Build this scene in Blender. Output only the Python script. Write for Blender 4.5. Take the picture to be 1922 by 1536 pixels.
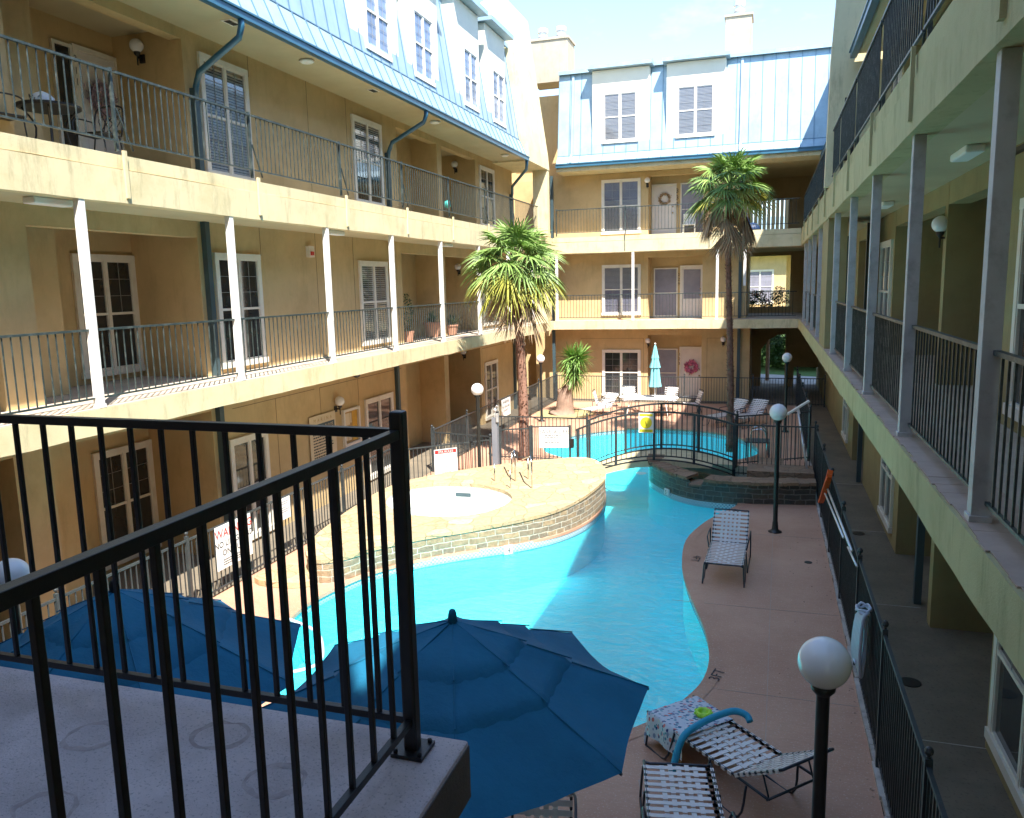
import bpy, bmesh, math, random
from mathutils import Vector, Matrix
from mathutils import noise as mnoise
rnd = random.Random(11)
PI = math.pi
for o in list(bpy.data.objects): bpy.data.objects.remove(o)
SC = bpy.context.scene
COL = SC.collection

# ------------------------------------------------------------------ camera
cd = bpy.data.cameras.new('camera'); cam = bpy.data.objects.new('camera', cd); COL.objects.link(cam)
yaw, pit, rol = -3.10226085e-01, -1.53327465e-01, -2.32043622e-02
fw = Vector((math.sin(yaw)*math.cos(pit), math.cos(yaw)*math.cos(pit), math.sin(pit)))
rt = Vector((math.cos(yaw), -math.sin(yaw), 0)); up = rt.cross(fw)
r2 = rt*math.cos(rol)+up*math.sin(rol); u2 = -rt*math.sin(rol)+up*math.cos(rol)
m = Matrix((r2, u2, -fw)).transposed().to_4x4(); m.translation = Vector((0, 0, 4.9))
cam.matrix_world = m
cd.sensor_fit = 'HORIZONTAL'; cd.sensor_width = 36; cd.lens = 36*1495.64/1922
cd.clip_start = 0.05; cd.clip_end = 2000
SC.camera = cam
# ------------------------------------------------------------------ light
SUN = Vector((.90, -1.26, 2.2)).normalized()
w = bpy.data.worlds.new('World'); SC.world = w; w.use_nodes = True
nt = w.node_tree; nt.nodes.clear()
wo = nt.nodes.new('ShaderNodeOutputWorld'); bg = nt.nodes.new('ShaderNodeBackground')
sky = nt.nodes.new('ShaderNodeTexSky'); sky.sky_type = 'NISHITA'; sky.sun_disc = False
sky.sun_elevation = math.asin(SUN.z); sky.sun_rotation = math.atan2(SUN.x, SUN.y)
sky.air_density = 0.9; sky.dust_density = 0.1; sky.ozone_density = 1.6
tc = nt.nodes.new('ShaderNodeTexCoord'); mp = nt.nodes.new('ShaderNodeMapping'); mp.inputs['Scale'].default_value = (1, 1, 2.2)
ns = nt.nodes.new('ShaderNodeTexNoise'); ns.inputs['Scale'].default_value = 2.3; ns.inputs['Detail'].default_value = 9; ns.inputs['Roughness'].default_value = .6
rp = nt.nodes.new('ShaderNodeValToRGB'); rp.color_ramp.elements[0].position = .60; rp.color_ramp.elements[1].position = .78
mx = nt.nodes.new('ShaderNodeMixRGB'); mx.inputs['Color2'].default_value = (3.2, 3.5, 3.9, 1)
nt.links.new(tc.outputs['Generated'], mp.inputs['Vector']); nt.links.new(mp.outputs[0], ns.inputs['Vector'])
nt.links.new(ns.outputs['Fac'], rp.inputs['Fac']); nt.links.new(rp.outputs[0], mx.inputs['Fac'])
nt.links.new(sky.outputs[0], mx.inputs['Color1']); nt.links.new(mx.outputs[0], bg.inputs['Color'])
bg.inputs['Strength'].default_value = 0.14
nt.links.new(bg.outputs[0], wo.inputs['Surface'])
sd = bpy.data.lights.new('sun', 'SUN'); sd.energy = 3.9; sd.angle = math.radians(.5); sd.color = (1, .95, .86)
so = bpy.data.objects.new('sun', sd); COL.objects.link(so); so.rotation_euler = SUN.to_track_quat('Z', 'Y').to_euler()
so.location = (6, -8, 30)
SC.view_settings.view_transform = 'Standard'; SC.view_settings.look = 'None'
SC.view_settings.exposure = 1.75; SC.view_settings.gamma = 1
SC.cycles.max_bounces = 8; SC.cycles.diffuse_bounces = 5; SC.cycles.transparent_max_bounces = 12
SC.cycles.caustics_reflective = False; SC.cycles.caustics_refractive = False

# ------------------------------------------------------------------ helpers
class MB:
    def __init__(s): s.v = []; s.f = []; s.uv = {}
    def add(s, vs, fs):
        n = len(s.v); s.v += [tuple(v) for v in vs]; s.f += [tuple(i+n for i in f) for f in fs]; return n
    def hexa(s, p):
        s.add(p, [(0, 3, 2, 1), (4, 5, 6, 7), (0, 1, 5, 4), (1, 2, 6, 5), (2, 3, 7, 6), (3, 0, 4, 7)]); return s
    def box(s, x0, x1, y0, y1, z0, z1):
        return s.hexa([(x0, y0, z0), (x1, y0, z0), (x1, y1, z0), (x0, y1, z0), (x0, y0, z1), (x1, y0, z1), (x1, y1, z1), (x0, y1, z1)])
    def fb(s, F, u0, u1, n0, n1, z0, z1):
        return s.hexa([fp(F, a, b, c) for c in (z0, z1) for a, b in ((u0, n0), (u1, n0), (u1, n1), (u0, n1))])
    def bar(s, p, q, a, b=None, upv=None):
        p = Vector(p); q = Vector(q); d = (q-p).normalized(); b = a if b is None else b
        U = Vector(upv) if upv else (Vector((0, 0, 1)) if abs(d.z) < .95 else Vector((0, 1, 0)))
        x = d.cross(U).normalized(); y = x.cross(d).normalized(); x *= a/2; y *= b/2
        return s.hexa([p-x-y, p+x-y, p+x+y, p-x+y, q-x-y, q+x-y, q+x+y, q-x+y])
    def tube(s, pts, r, n=8):
        pts = [Vector(p) for p in pts]; R = r if isinstance(r, (list, tuple)) else [r]*len(pts)
        rings = []; ref = None
        for i, p in enumerate(pts):
            d = (pts[min(i+1, len(pts)-1)]-pts[max(i-1, 0)]).normalized()
            if ref is None: ref = d.cross(Vector((0, 0, 1)) if abs(d.z) < .9 else Vector((1, 0, 0))).normalized()
            ref = (ref-d*ref.dot(d)).normalized(); b = d.cross(ref)
            rings.append([p+(ref*math.cos(2*PI*k/n)+b*math.sin(2*PI*k/n))*R[i] for k in range(n)])
        fs = [(i*n+k, i*n+(k+1) % n, (i+1)*n+(k+1) % n, (i+1)*n+k) for i in range(len(pts)-1) for k in range(n)]
        fs += [tuple(range(n))[::-1], tuple((len(pts)-1)*n+k for k in range(n))]
        s.add([v for g in rings for v in g], fs); return s
    def lathe(s, c, prof, n=20):
        c = Vector(c); vs = []; fs = []
        for r, z in prof: vs += [c+Vector((r*math.cos(2*PI*k/n), r*math.sin(2*PI*k/n), z)) for k in range(n)]
        for i in range(len(prof)-1): fs += [(i*n+k, i*n+(k+1) % n, (i+1)*n+(k+1) % n, (i+1)*n+k) for k in range(n)]
        fs += [tuple(range(n))[::-1], tuple((len(prof)-1)*n+k for k in range(n))]
        s.add(vs, fs); return s
    def sphere(s, c, r, n=20, m=12):
        return s.lathe(c, [(max(1e-4, r*math.sin(PI*i/m)), -r*math.cos(PI*i/m)) for i in range(m+1)], n)
    def prism(s, poly, z0, z1, F=None):
        n = len(poly); f = (lambda a, b, z: fp(F, a, b, z)) if F else (lambda a, b, z: (a, b, z))
        s.add([f(a, b, z0) for a, b in poly]+[f(a, b, z1) for a, b in poly], [tuple(range(n))[::-1], tuple(range(n, 2*n))]+[(i, (i+1) % n, n+(i+1) % n, n+i) for i in range(n)]); return s
    def quad(s, *p): s.add(p, [tuple(range(len(p)))]); return s
    def strip(s, pts, z0, z1, closed=False, flip=False):
        """wall strip along pts with UV in metres; z0/z1 may be functions"""
        L = 0; P = list(pts)+([pts[0]] if closed else [])
        g = lambda z, p: z(p) if callable(z) else z
        for a, b in zip(P[:-1], P[1:]):
            d = math.hypot(b[0]-a[0], b[1]-a[1])
            n = s.add([(a[0], a[1], g(z0, a)), (b[0], b[1], g(z0, b)), (b[0], b[1], g(z1, b)), (a[0], a[1], g(z1, a))], [(0, 1, 2, 3)])
            s.uv[len(s.f)-1] = [(L, g(z0, a)), (L+d, g(z0, b)), (L+d, g(z1, b)), (L, g(z1, a))]; L += d
        return s
    def build(s, name, mat, parent=None, smooth=False, recalc=True, bevel=0):
        me = bpy.data.meshes.new(name); me.from_pydata(s.v, [], s.f)
        if s.uv:
            ul = me.uv_layers.new(name='UVMap')
            for p in me.polygons:
                u = s.uv.get(p.index)
                for j, li in enumerate(p.loop_indices): ul.data[li].uv = u[j] if u else (s.v[me.loops[li].vertex_index][0], s.v[me.loops[li].vertex_index][1])
        if recalc:
            bm = bmesh.new(); bm.from_mesh(me); bmesh.ops.recalc_face_normals(bm, faces=bm.faces); bm.to_mesh(me); bm.free()
        if mat: me.materials.append(mat)
        if smooth:
            for p in me.polygons: p.use_smooth = True
        o = bpy.data.objects.new(name, me); COL.objects.link(o)
        if bevel:
            b = o.modifiers.new('bevel', 'BEVEL'); b.width = bevel; b.segments = 2; b.limit_method = 'ANGLE'
        if parent:
            o.parent = parent
            if parent.type == 'EMPTY': o.matrix_parent_inverse = Matrix.Translation(-parent.location)
        return o
def fp(F, u, n, z):
    O, U, N = F; return (O[0]+U[0]*u+N[0]*n, O[1]+U[1]*u+N[1]*n, O[2]+z)
def thing(name, label, cat, loc=(0, 0, 0), group=None):
    o = bpy.data.objects.new(name, None); COL.objects.link(o); o.location = loc; o.empty_display_size = .1
    return tag(o, label, cat, group)
def tag(o, label, cat, group=None):
    o['label'] = label; o['category'] = cat
    if group: o['group'] = group
    return o
def struct(o): o['kind'] = 'structure'; return o
def dup(root, loc, rz=0, label=None):
    r = root.copy(); COL.objects.link(r); r.location = loc; r.rotation_euler = (0, 0, rz)
    if label: r['label'] = label
    for ch in list(root.children):
        c = ch.copy(); COL.objects.link(c); c.parent = r
        for g in list(ch.children):
            d = g.copy(); COL.objects.link(d); d.parent = c
    return r
def smooth_loop(P, k=6):
    out = []; n = len(P)
    for i in range(n):
        p0, p1, p2, p3 = [Vector(P[(i+j) % n]).to_2d() for j in (-1, 0, 1, 2)]
        for t in range(k):
            t /= k
            q = .5*((2*p1)+(-p0+p2)*t+(2*p0-5*p1+4*p2-p3)*t*t+(-p0+3*p1-3*p2+p3)*t**3); out.append((q.x, q.y))
    return out
def smooth_path(P, k=6):
    out = []; n = len(P)
    for i in range(n-1):
        p0, p1, p2, p3 = [Vector(P[min(max(i+j, 0), n-1)]) for j in (-1, 0, 1, 2)]
        for t in range(k):
            t /= k
            out.append(.5*((2*p1)+(-p0+p2)*t+(2*p0-5*p1+4*p2-p3)*t*t+(-p0+3*p1-3*p2+p3)*t**3))
    return out+[Vector(P[-1])]
def sheet(loops, z):
    """flat sheet filling loops (outer, holes) ; z may be a function"""
    bm = bmesh.new(); g = z if callable(z) else (lambda p: z)
    es = []
    for L in loops:
        vs = [bm.verts.new((p[0], p[1], 0)) for p in L]
        es += [bm.edges.new((vs[i], vs[(i+1) % len(vs)])) for i in range(len(vs))]
    bmesh.ops.triangle_fill(bm, use_beauty=True, use_dissolve=False, edges=es, normal=(0, 0, 1))
    for v in bm.verts: v.co.z = g(v.co)
    b = MB(); bm.verts.index_update(); b.v = [tuple(v.co) for v in bm.verts]
    for f in bm.faces:
        ids = [v.index for v in f.verts]
        if f.normal.z < 0: ids = ids[::-1]
        b.f.append(tuple(ids))
    bm.free(); return b

# ------------------------------------------------------------------ materials
def newmat(name):
    m = bpy.data.materials.new(name); m.use_nodes = True; n = m.node_tree; b = n.nodes['Principled BSDF']; return m, n, b
def N(n, t, **k):
    x = n.nodes.new(t)
    for a, v in k.items():
        if a in x.inputs: x.inputs[a].default_value = v
        else: setattr(x, a, v)
    return x
def mat(name, col, rough=.7, var=.12, scale=2.0, bump=0, bscale=60, metal=0, dirt=None, dscale=.6, island=0, spec=.5, coat=0, speck=None, streak=0):
    m, n, b = newmat(name); L = n.links.new
    t = N(n, 'ShaderNodeTexCoord'); ns = N(n, 'ShaderNodeTexNoise', Scale=scale, Detail=8, Roughness=.62); L(t.outputs['Object'], ns.inputs['Vector'])
    r = N(n, 'ShaderNodeMapRange'); r.inputs[1].default_value = .3; r.inputs[2].default_value = .7; r.inputs[3].default_value = 1-var; r.inputs[4].default_value = 1+var
    L(ns.outputs['Fac'], r.inputs[0])
    mm = N(n, 'ShaderNodeVectorMath', operation='SCALE'); mm.inputs[0].default_value = col[:3]; L(r.outputs[0], mm.inputs['Scale']); out = mm.outputs[0]
    if island:
        g = N(n, 'ShaderNodeNewGeometry'); r3 = N(n, 'ShaderNodeMapRange'); r3.inputs[3].default_value = 1-island; r3.inputs[4].default_value = 1+island
        L(g.outputs['Random Per Island'], r3.inputs[0]); m3 = N(n, 'ShaderNodeVectorMath', operation='SCALE'); L(out, m3.inputs[0]); L(r3.outputs[0], m3.inputs['Scale']); out = m3.outputs[0]
    if dirt:
        n2 = N(n, 'ShaderNodeTexNoise', Scale=dscale, Detail=10, Roughness=.7); mp2 = N(n, 'ShaderNodeMapping'); mp2.inputs['Location'].default_value = (3.1, 7.7, 1.3)
        L(t.outputs['Object'], mp2.inputs[0]); L(mp2.outputs[0], n2.inputs['Vector'])
        cr = N(n, 'ShaderNodeValToRGB'); cr.color_ramp.elements[0].position = .5; cr.color_ramp.elements[1].position = .72
        L(n2.outputs['Fac'], cr.inputs[0]); sc = N(n, 'ShaderNodeMath', operation='MULTIPLY'); sc.inputs[1].default_value = dirt[3]; L(cr.outputs[0], sc.inputs[0])
        mx = N(n, 'ShaderNodeMixRGB'); mx.inputs['Color2'].default_value = (*dirt[:3], 1); L(sc.outputs[0], mx.inputs[0]); L(out, mx.inputs['Color1']); out = mx.outputs[0]
    if speck:
        v = N(n, 'ShaderNodeTexNoise', Scale=speck[3], Detail=3); L(t.outputs['Object'], v.inputs['Vector'])
        cr = N(n, 'ShaderNodeValToRGB'); cr.color_ramp.elements[0].position = .58; cr.color_ramp.elements[1].position = .66; L(v.outputs['Fac'], cr.inputs[0])
        sc = N(n, 'ShaderNodeMath', operation='MULTIPLY'); sc.inputs[1].default_value = speck[4]; L(cr.outputs[0], sc.inputs[0])
        mx = N(n, 'ShaderNodeMixRGB'); mx.inputs['Color2'].default_value = (*speck[:3], 1); L(sc.outputs[0], mx.inputs[0]); L(out, mx.inputs['Color1']); out = mx.outputs[0]
    if streak:
        m4 = N(n, 'ShaderNodeMapping'); m4.inputs['Scale'].default_value = (2.2, 2.2, .45); L(t.outputs['Object'], m4.inputs[0]); n4 = N(n, 'ShaderNodeTexNoise', Scale=2.2, Detail=9, Roughness=.75); L(m4.outputs[0], n4.inputs['Vector'])
        c4 = N(n, 'ShaderNodeValToRGB'); c4.color_ramp.elements[0].position = .52; c4.color_ramp.elements[1].position = .74; L(n4.outputs['Fac'], c4.inputs[0]); k4 = N(n, 'ShaderNodeMath', operation='MULTIPLY'); k4.inputs[1].default_value = streak; L(c4.outputs[0], k4.inputs[0])
        x4 = N(n, 'ShaderNodeMixRGB'); x4.inputs['Color2'].default_value = (col[0]*.45, col[1]*.45, col[2]*.42, 1); L(k4.outputs[0], x4.inputs[0]); L(out, x4.inputs['Color1']); out = x4.outputs[0]
    L(out, b.inputs['Base Color'])
    b.inputs['Roughness'].default_value = rough; b.inputs['Metallic'].default_value = metal; b.inputs['Specular IOR Level'].default_value = spec
    if coat: b.inputs['Coat Weight'].default_value = coat
    if bump:
        bn = N(n, 'ShaderNodeTexNoise', Scale=bscale, Detail=6, Roughness=.7); L(t.outputs['Object'], bn.inputs['Vector'])
        bp = N(n, 'ShaderNodeBump', Strength=bump, Distance=.01); L(bn.outputs['Fac'], bp.inputs['Height']); L(bp.outputs[0], b.inputs['Normal'])
    return m
M = {}
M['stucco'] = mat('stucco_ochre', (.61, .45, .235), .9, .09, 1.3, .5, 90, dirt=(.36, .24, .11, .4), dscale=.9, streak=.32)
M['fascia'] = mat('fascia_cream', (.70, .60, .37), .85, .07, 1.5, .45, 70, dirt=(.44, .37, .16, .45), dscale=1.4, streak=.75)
M['ochre_shaded'] = mat('stucco_ochre_shaded', (.34, .28, .135), .9, .12, 1.3, .5, 90, dirt=(.25, .2, .09, .5), dscale=.9, streak=.35)  # ochre stucco darkened in its colour for the right wing's shade
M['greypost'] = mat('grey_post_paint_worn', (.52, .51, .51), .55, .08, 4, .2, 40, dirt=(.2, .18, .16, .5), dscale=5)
M['fascia_shaded'] = mat('fascia_cream_shaded', (.50, .45, .24), .85, .1, 1.5, .45, 70, dirt=(.3, .27, .11, .5), dscale=1.4, streak=.75)  # cream fascia with the right wing's shade put into the colour
M['ceil'] = mat('soffit_plaster', (.55, .47, .30), .9, .08, 1, .3, 60)
M['cream'] = mat('dormer_siding', (.74, .70, .58), .7, .04, 2, .15, 40)
M['trim'] = mat('trim_paint', (.80, .76, .68), .5, .05, 3, .1, 30, dirt=(.5, .42, .3, .3), dscale=3)
M['post'] = mat('post_paint', (.78, .76, .72), .55, .06, 4, .2, 40, dirt=(.35, .3, .25, .5), dscale=5)
M['metalroof'] = mat('roof_steel_blue', (.33, .455, .525), .42, .16, 1.3, .1, 4, metal=.15, spec=.6, streak=.35)
M['gutter'] = mat('gutter_blue', (.035, .13, .21), .32, .15, 2, 0, spec=.6)
M['pipe'] = mat('downspout_paint', (.05, .085, .10), .45, .15, 2)
M['rail'] = mat('railing_paint', (.032, .046, .046), .45, .25, 9, .2, 80, dirt=(.25, .28, .25, .4), dscale=9)
M['fence'] = mat('fence_paint', (.034, .042, .046), .42, .2, 7, .1, 80, dirt=(.12, .15, .14, .3), dscale=8)
M['black'] = mat('black_steel', (.012, .013, .016), .36, .3, 9, .12, 120, dirt=(.06, .05, .045, .35), dscale=7)
M['blackpost'] = mat('lamp_post_paint', (.015, .017, .018), .4, .2, 6)
M['frame'] = mat('lounger_frame_paint', (.02, .03, .045), .35, .15, 10)
M['strap'] = mat('vinyl_strap', (.78, .74, .72), .42, .05, 12, island=.05)
M['glasspane'] = mat('dark_window_glass', (.028, .032, .036), .06, .35, 1.2, 0, spec=.75)
M['palepane'] = mat('pale_grey_glass', (.26, .25, .31), .25, .2, 1.5, 0, spec=.6)  # paler lilac-grey base than the dark panes
M['bluepane'] = mat('sky_reflection_glass', (.22, .29, .42), .07, .25, 1.3, 0, spec=.9)  # blue base colour stands for sky reflected in the dormer panes
M['blind'] = mat('blind_slats', (.45, .44, .42), .6, .06, 3)
M['grille'] = mat('grille_white', (.30, .30, .30), .5, .05)
M['doorleaf'] = mat('door_paint', (.78, .73, .69), .5, .06, 3, .08, 30)
M['brass'] = mat('brass', (.45, .32, .12), .3, .1, 9, metal=1)
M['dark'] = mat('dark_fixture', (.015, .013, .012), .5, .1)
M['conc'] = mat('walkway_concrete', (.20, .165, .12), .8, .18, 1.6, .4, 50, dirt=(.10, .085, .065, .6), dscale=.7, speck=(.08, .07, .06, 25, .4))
M['balc'] = mat('balcony_concrete', (.52, .44, .36), .85, .15, 2.2, .4, 50, dirt=(.26, .18, .12, .6), dscale=2)
M['landing'] = mat('landing_concrete', (.66, .56, .56), .85, .16, 3.0, .8, 110, dirt=(.34, .27, .24, .55), dscale=1.8, speck=(.2, .17, .17, 95, .5))
M['curb'] = mat('curb_concrete', (.5, .46, .42), .85, .2, 5, .5, 60, dirt=(.1, .09, .08, .6), dscale=6)
M['coping'] = mat('pool_coping', (.48, .36, .29), .8, .12, 4, .3, 50)
M['plaster'] = mat('pool_plaster', (.08, .90, 1.0), .7, .05, .7, .1, 4)
M['white'] = mat('white_plaster', (.88, .87, .84), .6, .04, 2)
M['seam'] = mat('roof_seam_shadow', (.12, .22, .32), .5, .1)
M['slabedge'] = mat('shaded_slab_edge', (.13, .12, .13), .9, .2, 4, .6, 60)  # near-black colour stands for deep shade on the landing's side face
M['chim'] = mat('chimney_stucco', (.42, .37, .29), .9, .1, 3, .3, 40, streak=.4)
M['umb'] = mat('umbrella_canvas', (.011, .145, .265), .75, .16, 1.6, .7, 18, spec=.3)
M['umblight'] = mat('teal_canvas', (.22, .55, .60), .8, .1, 3, .2, 100)
M['ink'] = mat('ink_black', (.015, .02, .03), .6, .1)
M['red'] = mat('sign_red', (.62, .03, .03), .5, .05)
M['yellow'] = mat('sign_yellow', (.85, .72, .03), .5, .05)
M['sign'] = mat('sign_white', (.82, .82, .80), .45, .03)
M['steel'] = mat('stainless_steel', (.62, .62, .62), .2, .1, 5, metal=1)
M['alu'] = mat('pole_aluminium', (.72, .73, .75), .35, .1, 5, metal=.6)
M['orange'] = mat('orange_plastic', (.85, .12, .02), .4, .05)
M['hose'] = mat('hose_plastic', (.55, .60, .72), .4, .08, 6)
M['foam'] = mat('pool_noodle_foam', (.03, .36, .55), .7, .06, 9, .2, 90)
M['lime'] = mat('lime_plastic', (.45, .85, .05), .35, .08)
M['terracotta'] = mat('terracotta', (.50, .26, .17), .8, .12, 4, .2, 40)
M['leaf'] = mat('palm_leaf', (.19, .30, .075), .5, .22, 1.6, island=.4, spec=.4)
M['leafyel'] = mat('palm_leaf_yellow', (.33, .33, .06), .55, .2, 2.2, island=.35, spec=.4)
M['dead'] = mat('dead_frond', (.42, .30, .19), .85, .2, 5, island=.4, spec=.2)
M['trunk'] = mat('palm_trunk_fibre', (.25, .135, .095), .95, .35, 9, .8, 45, island=.35)
M['yuccaleaf'] = mat('yucca_leaf', (.18, .32, .07), .5, .2, 2, island=.35)
M['bark'] = mat('yucca_bark', (.30, .20, .15), .9, .25, 7, .8, 35)
M['shrub'] = mat('shrub_leaf', (.05, .11, .03), .6, .3, 2, island=.4)
M['flower'] = mat('oleander_flower', (.55, .04, .10), .6, .2, 5, island=.3)
M['grass'] = mat('lawn', (.09, .17, .04), .9, .3, 6, .5, 90)
M['asphalt'] = mat('asphalt', (.06, .06, .06), .9, .1, 3, .3, 80)
M['mulch'] = mat('planting_bed_soil', (.42, .33, .16), .95, .3, 9, .9, 40)
M['lilac'] = mat('dried_flowers', (.42, .30, .36), .8, .2, 8, island=.45)
M['pink'] = mat('wreath_ribbon', (.55, .16, .28), .6, .3, 9, island=.5)
M['iron'] = mat('patio_iron', (.02, .018, .017), .4, .1)
M['bin'] = mat('blue_cover', (.02, .05, .14), .5, .2)
M['cork'] = mat('cork_board', (.50, .32, .12), .9, .15, 30)
M['ivory'] = mat('ivory_board', (.72, .60, .40), .5, .06, 4)
M['teal'] = mat('teal_paint', (.05, .42, .40), .5, .1)

def globe_mat():
    m, n, b = newmat('opal_globe'); b.inputs['Base Color'].default_value = (.86, .85, .86, 1); b.inputs['Roughness'].default_value = .18
    b.inputs['Subsurface Weight'].default_value = .3; b.inputs['Subsurface Radius'].default_value = (.1, .1, .1); return m
M['globe'] = globe_mat()

def stone_mat(name, c1, c2, mortar, wet=0):
    m, n, b = newmat(name); L = n.links.new
    uv = N(n, 'ShaderNodeTexCoord'); ns = N(n, 'ShaderNodeTexNoise', Scale=4.0, Detail=4)
    L(uv.outputs['UV'], ns.inputs['Vector']); mxv = N(n, 'ShaderNodeMixRGB', blend_type='LINEAR_LIGHT'); mxv.inputs[0].default_value = .035
    L(uv.outputs['UV'], mxv.inputs['Color1']); L(ns.outputs['Color'], mxv.inputs['Color2'])
    bt = N(n, 'ShaderNodeTexBrick', Scale=1.0); bt.inputs['Brick Width'].default_value = .34; bt.inputs['Row Height'].default_value = .115
    bt.inputs['Mortar Size'].default_value = .013; bt.inputs['Mortar Smooth'].default_value = .3; bt.inputs['Bias'].default_value = -.1; bt.offset = .43; bt.squash = .65; bt.squash_frequency = 3
    bt.inputs['Color1'].default_value = (*c1, 1); bt.inputs['Color2'].default_value = (*c2, 1); bt.inputs['Mortar'].default_value = (*mortar, 1)
    L(mxv.outputs[0], bt.inputs['Vector'])
    n2 = N(n, 'ShaderNodeTexNoise', Scale=9, Detail=8, Roughness=.7); L(uv.outputs['UV'], n2.inputs['Vector'])
    r = N(n, 'ShaderNodeMapRange'); r.inputs[1].default_value = .3; r.inputs[2].default_value = .7; r.inputs[3].default_value = .62; r.inputs[4].default_value = 1.3; L(n2.outputs['Fac'], r.inputs[0])
    v = N(n, 'ShaderNodeVectorMath', operation='SCALE'); L(bt.outputs['Color'], v.inputs[0]); L(r.outputs[0], v.inputs['Scale']); L(v.outputs[0], b.inputs['Base Color'])
    b.inputs['Roughness'].default_value = .35 if wet else .85
    sub = N(n, 'ShaderNodeMath', operation='SUBTRACT'); L(n2.outputs['Fac'], sub.inputs[0]); L(bt.outputs['Fac'], sub.inputs[1])
    bp = N(n, 'ShaderNodeBump', Strength=.9, Distance=.03); L(sub.outputs[0], bp.inputs['Height']); L(bp.outputs[0], b.inputs['Normal']); return m
M['stone'] = stone_mat('ledge_stone', (.36, .26, .155), (.21, .175, .13), (.50, .45, .36))
M['wetstone'] = stone_mat('wet_ledge_stone', (.05, .055, .05), (.11, .085, .06), (.17, .165, .14), 1)

def flag_mat(name, base, var, dark=1):
    m, n, b = newmat(name); L = n.links.new
    tcx = N(n, 'ShaderNodeTexCoord'); ns = N(n, 'ShaderNodeTexNoise', Scale=3, Detail=5); L(tcx.outputs['Object'], ns.inputs['Vector'])
    mxv = N(n, 'ShaderNodeMixRGB', blend_type='LINEAR_LIGHT'); mxv.inputs[0].default_value = .09; L(tcx.outputs['Object'], mxv.inputs['Color1']); L(ns.outputs['Color'], mxv.inputs['Color2'])
    vo = N(n, 'ShaderNodeTexVoronoi', Scale=2.6); L(mxv.outputs[0], vo.inputs['Vector'])
    ve = N(n, 'ShaderNodeTexVoronoi', Scale=2.6, feature='DISTANCE_TO_EDGE'); L(mxv.outputs[0], ve.inputs['Vector'])
    cr = N(n, 'ShaderNodeValToRGB'); e = cr.color_ramp.elements; e[0].color = (*[c*(1-var) for c in base], 1); e[1].color = (*[c*(1+var) for c in base], 1)
    x = cr.color_ramp.elements.new(.5); x.color = (base[0]*1.05, base[1]*.92, base[2]*.78, 1); L(vo.outputs['Color'], cr.inputs[0])
    er = N(n, 'ShaderNodeValToRGB'); er.color_ramp.elements[0].position = .012; er.color_ramp.elements[1].position = .035; L(ve.outputs['Distance'], er.inputs[0])
    mx = N(n, 'ShaderNodeMixRGB'); mx.inputs['Color1'].default_value = (base[0]*.72*dark, base[1]*.68*dark, base[2]*.62*dark, 1); L(er.outputs[0], mx.inputs[0]); L(cr.outputs[0], mx.inputs['Color2'])
    n2 = N(n, 'ShaderNodeTexNoise', Scale=14, Detail=8, Roughness=.7); L(tcx.outputs['Object'], n2.inputs['Vector'])
    r = N(n, 'ShaderNodeMapRange'); r.inputs[1].default_value = .3; r.inputs[2].default_value = .7; r.inputs[3].default_value = .75; r.inputs[4].default_value = 1.2; L(n2.outputs['Fac'], r.inputs[0])
    v = N(n, 'ShaderNodeVectorMath', operation='SCALE'); L(mx.outputs[0], v.inputs[0]); L(r.outputs[0], v.inputs['Scale']); L(v.outputs[0], b.inputs['Base Color'])
    b.inputs['Roughness'].default_value = .8
    ad = N(n, 'ShaderNodeMath', operation='MULTIPLY_ADD'); ad.inputs[1].default_value = .4; L(n2.outputs['Fac'], ad.inputs[0]); L(er.outputs[0], ad.inputs[2])
    bp = N(n, 'ShaderNodeBump', Strength=.6, Distance=.02); L(ad.outputs[0], bp.inputs['Height']); L(bp.outputs[0], b.inputs['Normal']); return m
M['flag'] = flag_mat('flagstone', (.47, .375, .235), .2)
M['flagwet'] = flag_mat('flagstone_brown', (.27, .19, .13), .2)

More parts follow.
